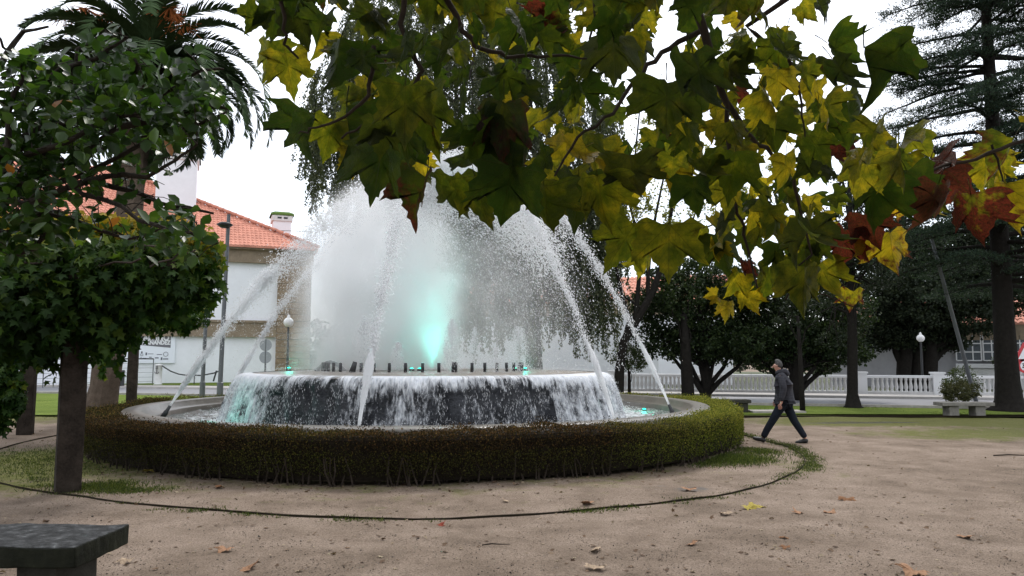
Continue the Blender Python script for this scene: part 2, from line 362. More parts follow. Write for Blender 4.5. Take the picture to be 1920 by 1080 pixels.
# falling water curtain, three-dimensional folded sheet
def curtain_mat():
    m, t = newmat('falling_water'); n = NT(t)
    a = n.attr('ang'); h = n.attr('hgt')
    cv = t.nodes.new('ShaderNodeCombineXYZ'); n.set(cv.inputs[0], n.math('MULTIPLY', a, 46)); n.set(cv.inputs[1], n.math('MULTIPLY', h, 2.6)); v1 = cv.outputs[0]
    cv2 = t.nodes.new('ShaderNodeCombineXYZ'); n.set(cv2.inputs[0], n.math('MULTIPLY', a, 9)); n.set(cv2.inputs[1], n.math('MULTIPLY', h, 1.6)); n.set(cv2.inputs[2], 3.); v2 = cv2.outputs[0]
    cv3 = t.nodes.new('ShaderNodeCombineXYZ'); n.set(cv3.inputs[0], n.math('MULTIPLY', a, 120)); n.set(cv3.inputs[1], n.math('MULTIPLY', h, 9)); n.set(cv3.inputs[2], 7.); v3 = cv3.outputs[0]
    n1 = n.noise(1, 5, .62, v1, .5); n2 = n.noise(1, 3, .5, v2, .8); n3 = n.noise(1, 3, .6, v3)
    den = n.math('ADD', n.math('MULTIPLY', n1, 1.0), n.math('ADD', n.math('MULTIPLY', n2, .95), n.math('MULTIPLY', n3, .45)))
    # h: 0 at lip, 1 at pool
    top = n.math('MULTIPLY', n.math('SUBTRACT', 1, n.math('MULTIPLY', h, 3.2), clamp=True), .42)
    side = n.math('MULTIPLY', n.attr('dens'), 1)
    al = n.maprange(n.math('ADD', n.math('ADD', den, top), side), 1.35, 1.72, 0, 1)
    col = n.ramp(n3, [(.3, (.62, .66, .72)), (.7, (.93, .94, .96))])
    b_ = n.bsdf(col, .35, n.bump(n.math('ADD', n1, n3), .8, .04), IOR=1.33)
    tr = t.nodes.new('ShaderNodeBsdfTransparent'); mx = t.nodes.new('ShaderNodeMixShader')
    n.set(mx.inputs[0], n.math('MULTIPLY', al, .86)); t.links.new(tr.outputs[0], mx.inputs[1]); t.links.new(b_, mx.inputs[2]); n.out(mx.outputs[0]); return m
NA = 1400; pr = [(3.80, 1.402), (3.98, 1.392), (4.06, 1.365), (4.11, 1.30), (4.15, 1.2), (4.20, 1.05), (4.26, .85), (4.32, .65), (4.38, .44)]
a = np.linspace(0, 2*np.pi, NA, endpoint=False); K = len(pr)
fold = .035*np.sin(a*37+np.sin(a*11)*2)+.025*np.sin(a*83+1)+.015*rng.normal(size=NA)
dens = .10+.16*np.sin(a*3+.5)*0+.26*np.abs(np.cos(a))**2.5+.12*np.sin(a*7)
V = np.zeros((NA, K, 3)); AN = np.zeros((NA, K)); HG = np.zeros((NA, K)); DN = np.zeros((NA, K))
for i, (r, z) in enumerate(pr):
    q = r+fold*min(1, max(0, i-1)/4)*(1+.4*i/K)
    V[:, i, 0] = q*np.cos(a); V[:, i, 1] = q*np.sin(a); V[:, i, 2] = z; AN[:, i] = a; HG[:, i] = max(0, (1.4-z)/.95); DN[:, i] = dens
idx = np.arange(NA*K).reshape(NA, K); nxt = np.roll(idx, -1, axis=0)
Fq = np.stack([idx[:, :-1], idx[:, 1:], nxt[:, 1:], nxt[:, :-1]], -1).reshape(-1, 4)
M['curtain'] = curtain_mat()
me = fastmesh('falling_water', V.reshape(-1, 3), Fq, {'ang': AN.ravel(), 'hgt': HG.ravel(), 'dens': DN.ravel()}, True)
link('falling_water', me, fount, M['curtain'], kind='stuff')
# white water material for drops and jets
def spray_mat():
    m, t = newmat('white_spray'); n = NT(t)
    b_ = n.bsdf((.985, .99, 1), .5, IOR=1.33); tr = t.nodes.new('ShaderNodeBsdfTranslucent'); tr.inputs[0].default_value = (.985, .99, 1, 1)
    mx = t.nodes.new('ShaderNodeMixShader'); mx.inputs[0].default_value = .55; t.links.new(b_, mx.inputs[1]); t.links.new(tr.outputs[0], mx.inputs[2])
    tp_ = t.nodes.new('ShaderNodeBsdfTransparent'); m3 = t.nodes.new('ShaderNodeMixShader'); m3.inputs[0].default_value = .30; t.links.new(mx.outputs[0], m3.inputs[1]); t.links.new(tp_.outputs[0], m3.inputs[2]); n.out(m3.outputs[0]); return m
M['spray'] = spray_mat()
def drops(name, pos, vel, size, parent, elong=2.2, **k):
    N = len(pos); Rm = frames(vel+rng.normal(size=(N, 3))*.15*np.linalg.norm(vel, axis=1, keepdims=True), rand_dirs(N))
    sc = np.stack([size, size*elong, size], 1)
    V, Fc, kk = instance(T_T4, F_T4, pos, Rm, sc)
    return link(name, fastmesh(name, V, Fc), parent, M['spray'], kind='stuff', **k)
# nozzles and jets ---------------------------------------------------------
def jet(az, r0_, z0, rap, hap, N, tmax=1.55, spread=.055, wind=-.35, core=.45, tag_=''):
    """parabolic stream from radius r0_ up to height hap above z0, apex at radius rap"""
    d = np.array([math.cos(az), math.sin(az), 0.]); n0 = d*r0_+np.array([0, 0, z0]); D = (r0_-rap)
    def at(t): return n0-np.outer(t, d)*D+np.outer(1-(1-t)**2, [0, 0, hap])
    def vl(t): return -np.outer(np.ones_like(t), d)*D+np.outer(2*(1-t), [0, 0, hap])
    # nozzle pipe
    v0 = vl(np.array([0.]))[0]; v0 /= np.linalg.norm(v0)
    nb = MB(); st = Vector(n0)-Vector(v0)*.30; en = Vector(n0)
    nb.tube([st, st+(en-st)*.55, st+(en-st)*.6, en], [.055, .05, .038, .03], 10); nb.build('nozzle', M['rubber'], fount, smooth=True)
    # smooth stream leaving the nozzle
    tt = np.linspace(0, .13, 14); pts = at(tt)
    jb = MB(); jb.tube([Vector(p) for p in pts], [(.020+(.25+1.4*spread)*x)*(1+random.uniform(-.12, .12))*(1 if x < .09 else max(.1, (.135-x)/.045)) for x in tt], 10, wob=.15)
    jb.build('water_jet', M['spray'], fount, smooth=True)
    # drops
    nc = 170; tc_ = np.sort(rng.power(1.0, nc))*tmax; co = rng.normal(size=(nc, 3))
    ci = rng.integers(0, nc, N); cl_ = rng.random(N) < .62
    t = np.where(cl_, tc_[ci]+rng.normal(size=N)*.010*(1+tc_[ci]*2), rng.power(1.0, N)*tmax); t = np.where(t < .03, rng.uniform(.03, .3, N), t); p = at(t); v = vl(t)
    s = .016+spread*t
    off = rng.normal(size=(N, 3))*(s*np.where(cl_, .38, 1.0))[:, None]+np.where(cl_[:, None], co[ci]*s[:, None]*.55, 0)
    off[:, 2] -= np.where(rng.random(N) < .45, np.abs(rng.normal(size=N))*t*(.12+spread*.55)*np.where(cl_, .5, 1), 0)
    p = p+off; p[:, 0] += wind*np.maximum(0, t-.4)**2
    sz = rng.uniform(.007, .019, N)*(1+.4*t)*(1+.7*(rng.random(N) < .06)); keep = p[:, 2] > 1.42*(np.hypot(p[:, 0], p[:, 1]) < 4)+.5*(np.hypot(p[:, 0], p[:, 1]) >= 4)
    return p[keep], v[keep], sz[keep]
JETS = [(-160.5, 5.35, .75, -.4, 5.1, 34000, .36), (-14.5, 5.35, .75, .8, 5.5, 15000, .15), (-47, 5.4, .66, .8, 5.5, 16000, .19), (-95.0, 5.4, .66, .0, 5.2, 22000, .27),
        (163.5, 5.35, .78, -.4, 5.0, 16000, .26)]
PP, VV, SS = [], [], []
for (az, r_, z_, ra, ha, N, spd) in JETS:
    p, v, s = jet(R(az), r_, z_, ra, ha, N, spread=spd); PP.append(p); VV.append(v); SS.append(s)
p, v, s = jet(R(166), 2.62, 1.62, .3, 3.9, 2500, 1.2, .06, core=.3); PP.append(p); VV.append(v); SS.append(s)
drops('jet_spray', np.concatenate(PP), np.concatenate(VV), np.concatenate(SS), fount)
# falling veil of drops where the jets meet, drifting left
def veil(N, cx, sx_, sy_, ztop_f, nstr, smin, smax, drift):
    sxx = rng.normal(cx, sx_, nstr); syy = rng.normal(0, sy_, nstr); szz = rng.random(nstr); wgt = rng.random(nstr)**2; wgt /= wgt.sum(); k = rng.choice(nstr, N, p=wgt)
    ln_ = rng.uniform(.25, 1.3, nstr); f = rng.random(N) < .7; x = np.where(f, sxx[k]+rng.normal(size=N)*.07, rng.normal(cx, sx_, N)); y = np.where(f, syy[k]+rng.normal(size=N)*.07, rng.normal(0, sy_, N))
    u = np.where(f, szz[k]+rng.normal(size=N)*.22*ln_[k], rng.random(N)); zt = ztop_f(x, y); z = 1.45+(zt-1.45)*u; x = x+(1-u)*drift
    ok = (u > 0) & (u < 1.02+.03*rng.normal(size=N)) & (z > 1.45); x, y, z = x[ok], y[ok], z[ok]; sz = rng.uniform(smin, smax, len(x))*(1+.8*(rng.random(len(x)) < .04))
    drops('spray_veil', np.stack([x, y, z], 1), np.tile([[drift*.25, 0, -1.]], (len(x), 1)), sz, fount, 2.6)
veil(30000, -.7, 1.35, 1.3, lambda x, y: 5.9-.28*np.abs(x+.3)**1.6-.1*np.abs(y), 420, .004, .009, -.5)
veil(14000, 1.75, 1.0, 1.4, lambda x, y: 5.6-.35*np.abs(x-.6)**1.5, 420, .006, .014, .35)
# low bubbling domes on the drum
def dome(px, top, rad, N, yy):
    q = P(px, top, C.y+yy); cx, cz = q.x-C.x, q.z
    u = rng.random(N); th = rng.uniform(0, 2*np.pi, N); h_ = cz-1.44
    rr_ = rad*np.sqrt(u)*(.35+.65*rng.random(N)); z = 1.44+h_*(1-u**1.6)*(.55+.45*rng.random(N)**.4)
    st = rng.random(N) < .15; rr_[st] *= .15
    return np.stack([cx+rr_*np.cos(th), yy+rr_*np.sin(th), z], 1)
DP = np.concatenate([dome(683, 592, .30, 1700, -2.0), dome(848, 598, .24, 1700, -2.2), dome(972, 612, .30, 1800, -1.6), dome(890, 612, .16, 800, -1.4), dome(930, 650, .2, 600, -2.1), dome(745, 640, .2, 600, -2.2)])
drops('bubbling_jets', DP, np.tile([[0., 0, -1.]], (len(DP), 1)), rng.uniform(.010, .022, len(DP)), fount, 1.4)
# splash along pool edge and lip
N = 7000; a = rng.uniform(0, 2*np.pi, N); r = rng.normal(4.42, .12, N); z = .48+np.abs(rng.normal(0, .10, N))
drops('splash', np.stack([r*np.cos(a), r*np.sin(a), z], 1), rand_dirs(N), rng.uniform(.006, .016, N), fount, 1.2)
N = 14000; a = rng.uniform(0, 2*np.pi, N); h_ = rng.random(N)**.8; r = 4.12+.27*h_+rng.normal(0, .035, N); cl = np.sin(a*31+np.sin(a*13)*3)+np.sin(a*71)*.7+np.abs(np.cos(a))*1.2; kp = cl > rng.normal(.4, .6, N)
a, h_, r = a[kp], h_[kp], r[kp]; drops('falling_drops', np.stack([r*np.cos(a), r*np.sin(a), 1.38-.9*h_], 1), np.tile([[0., 0, -1.]], (len(a), 1)), rng.uniform(.004, .010, len(a)), fount, 7)
N = 5000; a = rng.uniform(0, 2*np.pi, N); r = np.sqrt(rng.uniform(2.2**2, 3.9**2, N)); z = 1.43+np.abs(rng.normal(0, .02, N))+(np.cos(a) < -.5)*np.abs(rng.normal(0, .04, N))
drops('lip_splash', np.stack([r*np.cos(a), r*np.sin(a), z], 1), rand_dirs(N), rng.uniform(.006, .014, N), fount, 1.2)
# ring of short black pipes, front half as the photo shows
for px in (597, 605, 614, 628, 645, 690, 716, 745, 775, 806, 835, 865, 894, 917, 939, 957, 971, 982, 987):
    t_ = (px-792)/1390*14.9/2.42; t_ = max(-1, min(1, t_*1.01)); an = -math.acos(t_) if px not in (597, 987, 605) else math.acos(t_)*.5*(1 if px != 597 else 1) - (0 if px == 987 else 0)
    an = -math.acos(max(-.999, min(.999, t_)))
    x, y = 2.42*math.cos(an), 2.42*math.sin(an); b = MB(); b.tube([(x, y, 1.43), (x, y, 1.62)], .033, 8); b.build('pipe', M['rubber'], fount, smooth=True)
for px, tx in ((660, .06), (852, 0)):
    q = P(px, 690, 14.75)-C; b = MB(); b.tube([(q.x, q.y, 1.42), (q.x+tx, q.y, 1.64)], [.065, .045], 10); b.build('nozzle', M['rubber'], fount, smooth=True)
# hoses and coloured lamps
def lampmat():
    m, t = newmat('teal_lamp'); n = NT(t); e_ = t.nodes.new('ShaderNodeEmission'); e_.inputs[0].default_value = (.02, 1, .62, 1); e_.inputs[1].default_value = 3.5; n.out(e_.outputs[0]); return m
M['lamp'] = lampmat()
def lamp(x, y, z, power, rad=.05, dz=.12):
    b = MB(); b.lathe([(rad*1.25, -.05), (rad*1.25, 0), (rad, .01)], 12, (x, y, z)); o = b.build('lamp_body', M['rubber'], fount)
    b = MB(); b.lathe([(rad, .0), (rad*.7, rad*.5), (.002, rad*.7)], 12, (x, y, z)); b.build('lamp_lens', M['lamp'], o)
    if power:
        L = bpy.data.lights.new('lamp_light', 'POINT'); L.energy = power; L.color = (.05, 1, .68); L.shadow_soft_size = .08
        lo = bpy.data.objects.new('lamp_light', L); COL.objects.link(lo); lo.parent = fount; lo.location = (x, y, z+dz)
def rel(px, py, z):
    q = G(px, py, z)-C; return q.x, q.y
x, y = rel(258, 772, .5); lamp(x, y, .5, .8)
b = MB(); b.tube([(x-.25, y+.1, .47), (x-.1, y+.2, .56), (x+.15, y+.25, .6), (x+.4, y+.22, .56), (x+.5, y+.2, .45)], .045, 8); b.build('hose', M['concrete'], fount, smooth=True)
x, y = rel(1208, 768, .5); lamp(x, y, .5, 4)
for px, yy, pw in ((542, -.4, 3), (772, -1.2, 0), (787, -1.3, 0), (965, -.9, 0), (985, -.8, 3)):
    q = P(px, 680, C.y+yy)-C; lamp(q.x, yy, 1.48, pw, .045)
q = P(620, 680, 16.2)-C; b = MB(); b.tube([(q.x-.32+.64*i/8, -.8, 1.42+.2*math.sin(math.pi*i/8)) for i in range(9)], .045, 8); b.build('hose', M['metal_grey'], fount, smooth=True)
# teal light on the curtain at left, and the teal floodlight in the middle
for (az, r_, z_, en) in ((-138, 4.9, .75, 5),):
    L = bpy.data.lights.new('lamp_light', 'POINT'); L.energy = en; L.color = (.05, 1, .7); L.shadow_soft_size = .15
    o = bpy.data.objects.new('lamp_light', L); COL.objects.link(o); o.parent = fount; o.location = (r_*math.cos(R(az)), r_*math.sin(R(az)), z_)
for fx, fe, fs in ((-.5, 420, 24), (-.15, 420, 24), (.2, 420, 24), (.5, 360, 24), (.05, 500, 70)):
    L = bpy.data.lights.new('floodlight', 'SPOT'); L.energy = fe; L.color = (.16, 1, .84); L.spot_size = R(fs); L.spot_blend = 1; L.shadow_soft_size = .3
    fo = bpy.data.objects.new('floodlight', L); COL.objects.link(fo); fo.parent = fount; fo.location = (P(806, 680, 16.4).x-C.x+fx, -.6, 1.5); fo.rotation_euler = (math.pi, 0, 0)
# mist volume
def mist_mat():
    m, t = newmat('spray_mist'); n = NT(t); p = n.coord()
    s_ = n.n('ShaderNodeSeparateXYZ', i0=p); X, Y, Z = s_.outputs
    def g1(v, c, s): d = n.math('DIVIDE', n.math('SUBTRACT', v, c), s); return n.math('MULTIPLY', d, d)
    zt = n.math('MAXIMUM', n.math('SUBTRACT', Z, 3.2), 0); warp = n.math('MULTIPLY', n.math('SUBTRACT', n.noise(.9, 4, .6, p), .5), 1.0)
    d2 = n.math('ADD', n.math('ADD', g1(X, -1.05, 2.15), g1(Y, 0, 2.6)), n.math('ADD', n.math('MULTIPLY', n.math('MULTIPLY', zt, zt), .125), warp))
    f1 = n.math('SUBTRACT', 1, d2, clamp=True); fall = n.math('MULTIPLY', f1, f1)
    d3 = n.math('ADD', n.math('ADD', g1(X, 1.0, 2.9), g1(Y, 0, 2.8)), n.math('ADD', g1(Z, 2.8, 3.2), n.math('MULTIPLY', warp, .6))); f3 = n.math('SUBTRACT', 1, d3, clamp=True); f3 = n.math('MULTIPLY', n.math('MULTIPLY', f3, f3), .06)
    nz = n.noise(1.6, 4, .6, p, .4); k = n.maprange(nz, .32, .68, .25, 1.8)
    den = n.math('MULTIPLY', n.math('ADD', fall, f3), n.math('MULTIPLY', k, 3.2))
    v = t.nodes.new('ShaderNodeVolumePrincipled'); v.inputs['Color'].default_value = (.995, .998, 1, 1); n.set(v.inputs['Density'], den); v.inputs['Anisotropy'].default_value = .35
    n.out(None, v.outputs[0]); return m
mi = MB(); mi.lathe([(0.01, 1.46), (3.8, 1.46), (4.4, 1.7), (4.5, 3.6), (4.2, 5.2), (3.0, 6.5), (.01, 7.0)], 32, (-.4, 0, 0))
mm = mist_mat(); link('mist', mi.mesh('mist'), None, mm, kind='stuff', label='white wind-blown mist hanging over the fountain jets').location = C

# ------------------------------------------------------------------ hedge
def hedge_leaf_mat():
    m, t = newmat('hedge_leaf'); n = NT(t)
    a = n.attr('rnd'); z = n.attr('zone')
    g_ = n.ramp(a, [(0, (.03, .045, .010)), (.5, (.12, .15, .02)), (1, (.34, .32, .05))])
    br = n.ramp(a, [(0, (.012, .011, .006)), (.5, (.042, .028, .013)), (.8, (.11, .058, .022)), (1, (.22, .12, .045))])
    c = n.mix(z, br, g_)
    b_ = n.bsdf(c, .6, Specular_IOR_Level=.08); tr = t.nodes.new('ShaderNodeBsdfTranslucent'); n.set(tr.inputs[0], c)
    mx = t.nodes.new('ShaderNodeMixShader'); mx.inputs[0].default_value = .3; t.links.new(b_, mx.inputs[1]); t.links.new(tr.outputs[0], mx.inputs[2]); n.out(mx.outputs[0]); return m
hed = empty('hedge', C, label='low clipped round hedge encircling the fountain, reddish brown turning yellow green at right', cat='hedge')
def hedge_top(a): return HH+.03*np.sin(a*9)+.022*np.sin(a*31+1)+.015*np.sin(a*67)
def hedge_out(a): return RH1+.05*np.sin(a*13+1)+.04*np.sin(a*5)
N = 150000
front = rng.random(N) < .80
a = np.where(front, rng.uniform(R(-190), R(25), N), rng.uniform(R(25), R(170), N))
kind = rng.random(N); Rt = hedge_out(a); Ht = hedge_top(a)
r = np.where(kind < .42, rng.uniform(RH0, Rt), np.where(kind < .94, Rt-np.abs(rng.normal(0, .06, N)), RH0+np.abs(rng.normal(0, .04, N))))
z = np.where(kind < .42, Ht-np.abs(rng.normal(0, .05, N)), .10+(Ht-.1)*rng.random(N)**.75)
# rounded shoulder
sh_ = np.clip((z-(Ht-.15))/.15, 0, 1); r = np.where(kind >= .42, r-.10*sh_**2*np.sign(r-(RH0+RH1)/2), r)
z = z+np.where(rng.random(N) < .10, rng.uniform(0, .085, N), 0)*(z > Ht-.06)
low = (z < .30) & (rng.random(N) < np.where(np.degrees(a) < -110, .75, .25)*(1-z/.3)); keepm = ~low
a, r, z = a[keepm], r[keepm], z[keepm]; N = len(a)
pos = np.stack([r*np.cos(a), r*np.sin(a), z], 1)
outw = np.stack([np.cos(a), np.sin(a), np.zeros(N)], 1)
yd = norm(outw*.5+np.array([0, 0, .8])+rng.normal(size=(N, 3))*.6); Rm = frames(yd, outw+rng.normal(size=(N, 3))*.8)
V, Fc, kk = instance(T_RHO, F_RHO, pos, Rm, rng.uniform(.018, .034, N))
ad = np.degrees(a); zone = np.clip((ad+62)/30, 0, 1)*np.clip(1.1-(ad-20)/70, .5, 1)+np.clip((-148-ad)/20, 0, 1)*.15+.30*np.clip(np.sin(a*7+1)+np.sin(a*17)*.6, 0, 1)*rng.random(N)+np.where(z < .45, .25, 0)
zone = np.clip(zone+rng.normal(0, .10, N), 0, 1); rnd = np.clip(rng.beta(2, 2.2, N)*(.45+.65*np.clip(z/HH, 0, 1))*(1+.45*np.clip(zone-.4, 0, 1)), 0, 1)  # rnd falls towards the ground: shade painted into the lower leaves
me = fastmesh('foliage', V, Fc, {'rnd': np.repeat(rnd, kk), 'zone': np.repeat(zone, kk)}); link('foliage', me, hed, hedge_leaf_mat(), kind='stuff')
core = MB(); core.lathe([(RH0+.10, .05), (RH0+.08, .6), (RH0+.16, HH-.07), (RH1-.16, HH-.07), (RH1-.11, .6), (RH1-.2, .05), (RH0+.10, .05)], 200); core.build('dark_core', simple('dark_core', (.018, .014, .010), .95, .6, 20, 1, .03), hed, kind='stuff')  # solid dark core added to block see-through, standing in for the shaded inside
st = MB()
for i in range(520):
    a_ = random.uniform(R(-190), R(25)); r_ = random.uniform(RH0+.2, RH1-.08); x, y = r_*math.cos(a_), r_*math.sin(a_)
    p0 = Vector((x, y, -.02)); q = p0+Vector((random.uniform(-.08, .08), random.uniform(-.08, .08), .2)); q2 = q+Vector((random.uniform(-.1, .1), random.uniform(-.1, .1), .2))
    st.tube([p0, q, q2], [.014, .011, .007], 5, cap=False)
st.build('stem', M['twig'], hed, kind='stuff')
# edging ring on the ground
E = Vector((-1.42, 15.0, 0)); pts = []
for i in range(-195, 60, 3):
    a_ = R(i); r_ = 6.76+(0 if -126 < i < 15 else (.028*(i-15) if i > 0 else .032*(-126-i)))
    x, y = E.x+r_*math.cos(a_), E.y+r_*math.sin(a_); pts.append((x, y, .012+ground_h(x, y)))
b = MB(); V = []
for (x, y, z) in pts:
    d = Vector((x-E.x, y-E.y)).normalized()
    for rr_, zz in ((-.008, -.05), (-.006, .009), (.006, .009), (.008, -.05)): V.append((x+d.x*rr_, y+d.y*rr_, z+zz+random.uniform(-.004, .004)))
b.add(V, [(i*4+j, i*4+j+1, i*4+5+j, i*4+4+j) for i in range(len(pts)-1) for j in range(3)]); b.build('path_edging', M['edging'], label='thin rusty edging band curving around the fountain bed in the gravel', cat='edging')

# ------------------------------------------------------------------ buildings
def fmat(o, u): # frame matrix with origin o and x axis u
    u = Vector(u).normalized(); v = Vector((-u.y, u.x, 0)); return Matrix(((u.x, v.x, 0, o[0]), (u.y, v.y, 0, o[1]), (0, 0, 1, o[2]), (0, 0, 0, 1)))
def slope_tiles(L, h, pitch, tw, row, seg, z0=0, hip0=True, hip1=True, ov=.45):
    """tiled slope in local frame: x along eave 0..L, y up-slope in plan 0..h ; returns V,F"""
    V = []; Fc = []; n = int((L+2*ov)/tw); tp_ = math.tan(pitch)
    for i in range(n):
        x0 = -ov+i*tw; xc = x0+tw/2; lim = h+ov
        if hip0: lim = min(lim, xc+ov)
        if hip1: lim = min(lim, L+ov-xc)
        if lim < row: continue
        m_ = int(math.ceil(lim/row))
        for j in range(m_):
            ya = -ov+j*row; yb = min(ya+row*1.08, -ov+lim+.1); b0 = len(V)
            jit = random.uniform(-.012, .012)
            for (yy, dz) in ((ya, .07), (yb, .01)):
                for s in range(seg+1):
                    f = s/seg; prof = .11*math.sin(math.pi*f*1.0) if True else 0
                    V.append((x0+tw*f+jit, yy, z0+yy*tp_+prof+dz))
            V.append((x0, ya, z0+ya*tp_)); V.append((x0+tw, ya, z0+ya*tp_))
            for s in range(seg): Fc.append((b0+s, b0+s+1, b0+seg+2+s, b0+seg+1+s))
            Fc.append(tuple([b0+2*seg+2]+[b0+2*seg+3]+[b0+s for s in range(seg, -1, -1)]))
    return V, Fc
# --- left building
c0 = Vector((-13.1, 48, 0)); u = Vector((.926, .377, 0)); L_ = 28.0; Hh = 8.7
o = c0-u*L_
MBm = fmat((o.x, o.y, 0), u); Minv = MBm.inverted()
bl = empty('museum_building', (o.x, o.y, 0), math.atan2(u.y, u.x), label='white building with stone corner pier and red tiled hip roof at left', cat='building')
def lx(px, Yv=None):  # local x on facade of pixel px
    k = (px-960)/F; # point o+s*u : X = k*Y'
    s = (k*o.y-o.x)/(u.x-k*u.y); return s
wall = MB(); wall.box(0, L_, .25, 27.5, 0, Hh-.05); wall.build('wall', M['whitewall'], bl)
band = MB(); band.box(-.1, L_-2.06, .0, .249, 2.95, 3.85); band.box(-.1, L_-2.06, -.08, .249, 3.85, 4.0); band.build('stone_band', M['stone_band'], bl, bevel=.01)
b = MB(); b.box(-.1, L_+.15, -.05, .249, 7.65, 8.45); b.build('frieze', M['stone_band'], bl); b = MB(); b.box(-.3, L_+.3, -.32, .2, 8.45, 8.75); b.build('cornice', M['stone_band'], bl, bevel=.05)
zc = 0.02; k = 0; x0 = L_-2.05
while zc < 7.55:
    h_ = .40+random.uniform(-.02, .02); h_ = min(h_, 7.64-zc)
    sp_ = x0+random.uniform(.6, 1.5) if k % 2 else None
    segs = [(x0, sp_-.012), (sp_+.012, L_+.05)] if sp_ else [(x0, L_+.05)]
    for (s0, s1) in segs:
        b = MB(); b.box(s0, s1, -.03-random.uniform(0, .025), .26, zc, zc+h_-.025, jit=.004); b.build('quoin_stone', M['stone'], bl, bevel=.012)
    zc += h_; k += 1
pitch = R(28)
for (mt, hp, Lx) in ((Matrix.Identity(4), 13.6, L_), (Matrix.Translation((L_, 0, 0)) @ Matrix.Rotation(math.pi/2, 4, 'Z'), 13.6, 27.3)):
    V, Fc = slope_tiles(Lx, hp, pitch, .26, .42, 4, Hh+.1, hip0=(hp > 0 and mt != Matrix.Identity(4)) , hip1=True if mt == Matrix.Identity(4) else True)
    V = [mt @ Vector(p) for p in V]; b = MB(); b.add(V, Fc); b.build('roof_tiles', M['tile'], bl, kind='stuff')
b = MB(); tp_ = math.tan(pitch); b.add([(-.4, -.4, Hh), (L_+.4, -.4, Hh), (L_-13.6, 13.6, Hh+14*tp_-.1), (-.4, 13.6, Hh+14*tp_-.1), (L_+.4, 27.7, Hh)], [(0, 1, 2, 3), (1, 4, 2)]); b.build('roof', M['tile'], bl)
# hip ridge caps
b = MB()
for i in range(34):
    s = i/34*14; p0 = Vector((L_+.4-s, -.4+s, Hh+.14+s*tp_)); p1 = p0+Vector((-.44, .44, .44*tp_)); b.tube([p0, p1], [.13, .10], 7)
b.build('ridge_cap', M['tile'], bl, kind='stuff')
def chimney(px0, px1, ptop, dv, capmat):
    # plan depth dv behind facade; find local x
    pc = (px0+px1)/2; kx = (pc-960)/F; vv = Vector((-u.y, u.x, 0)); oo = o+vv*dv; s = (kx*oo.y-oo.x)/(u.x-kx*u.y); wpt = oo+u*s
    wd = (px1-px0)/F*wpt.y; zt = P(pc, ptop, wpt.y).z; zb = Hh+min(dv, L_-s if L_-s > 0 else 0)*tp_-.8
    ch = empty('chimney', (s, dv, 0)); ch.parent = bl
    b = MB(); b.box(-wd/2+.15, wd/2-.15, -wd/2, wd/2, zb, zt-.62); b.build('shaft', M['whitewall'], ch)
    b = MB(); b.box(-wd/2+.05, wd/2-.05, -wd/2-.08, wd/2+.08, zt-.62, zt-.2); b.build('collar', M['plaster'], ch, bevel=.04)
    b = MB(); b.box(-wd*.22, -wd*.04, -wd/2-.1, -wd/2, zt-.45, zt-.33); b.box(wd*.06, wd*.24, -wd/2-.1, -wd/2, zt-.45, zt-.33); b.build('vent', M['metal_dark'], ch)
    b = MB(); V = [(x*(wd/2+.05)*sc_, y*(wd/2+.12)*sc_, zz) for zz, sc_ in ((zt-.2, 1.0), (zt-.05, .95), (zt+.1, .6)) for (x, y) in ((-1, -1), (1, -1), (1, 1), (-1, 1))]
    b.add(V, [(i*4+j, i*4+(j+1) % 4, i*4+4+(j+1) % 4, i*4+4+j) for i in range(2) for j in range(4)]+[(8, 9, 10, 11)]); b.build('cap', capmat, ch)
chimney(283, 360, 292, 7.0, simple('mossy_cap', (.20, .19, .12), .9, .3, 3, .5)); chimney(502, 542, 402, 5.0, M['moss'])
# grass on small chimney
b = MB()
wire = MB(); A = P(515, 432, 49); B_ = P(583, 434, 50); Cc = P(583, 450, 50); 
for pa, pb in ((A, B_), (B_, Cc), (P(520, 444, 49), Cc)): wire.tube([Minv @ pa, Minv @ pb], .022, 5)
wire.build('roof_wire', M['metal_grey'], bl)
# poster
ps = empty('poster', MBm @ Vector((lx(298), .2, 0)), math.atan2(u.y, u.x), label='white exhibition poster with grey title block on the wall between pillar and anchor bollard', cat='poster')
sY = (MBm @ Vector((lx(298), 0, 0))).y; mpx = sY/F; zz = lambda py: P(298, py, sY).z
def pxl(px): return lx(px)-lx(298)
b = MB(); b.box(pxl(255), pxl(330), -.06, .04, zz(681), zz(610)); b.build('sheet', M['poster'], ps)
b = MB(); b.add([(pxl(264), -.07, zz(612)), (pxl(321.5), -.07, zz(612)), (pxl(321.5), -.07, zz(652)), (pxl(264), -.07, zz(647))], [(0, 3, 2, 1)]); b.build('title_block', M['posterdark'], ps)
M['ink'] = simple('grey_ink', (.12, .13, .16), .6, .05)
def text(s, x, z, size, mat, parent, y=-.08, sx_=1.0, bold=0, rot=(math.pi/2, 0, 0), name='lettering'):
    cu = bpy.data.curves.new('t', 'FONT'); cu.body = s; cu.size = size; cu.align_x = 'CENTER'; cu.align_y = 'CENTER'; cu.offset = bold; cu.extrude = .002
    ob = bpy.data.objects.new('t', cu); COL.objects.link(ob); dg = bpy.context.evaluated_depsgraph_get(); me = bpy.data.meshes.new_from_object(ob.evaluated_get(dg))
    bpy.data.objects.remove(ob); o2 = link(name, me, parent, mat); o2.location = (x, y, z); o2.rotation_euler = rot; o2.scale = (sx_, 1, 1); return o2
text('ALBINO', pxl(294), zz(633.5), .46, M['signwhite'], ps, sx_=.86, bold=.022)
text('FERNANDEZ', pxl(294), zz(642.5), .34, M['signwhite'], ps, sx_=.8, bold=.018)
def ringm(x, z, r, mat, parent):
    b = MB(); b.tube([(x+r*math.cos(t), -.075, z+r*math.sin(t)) for t in np.linspace(0, 2*math.pi, 15)], .012, 4); b.build('emblem', mat, parent)
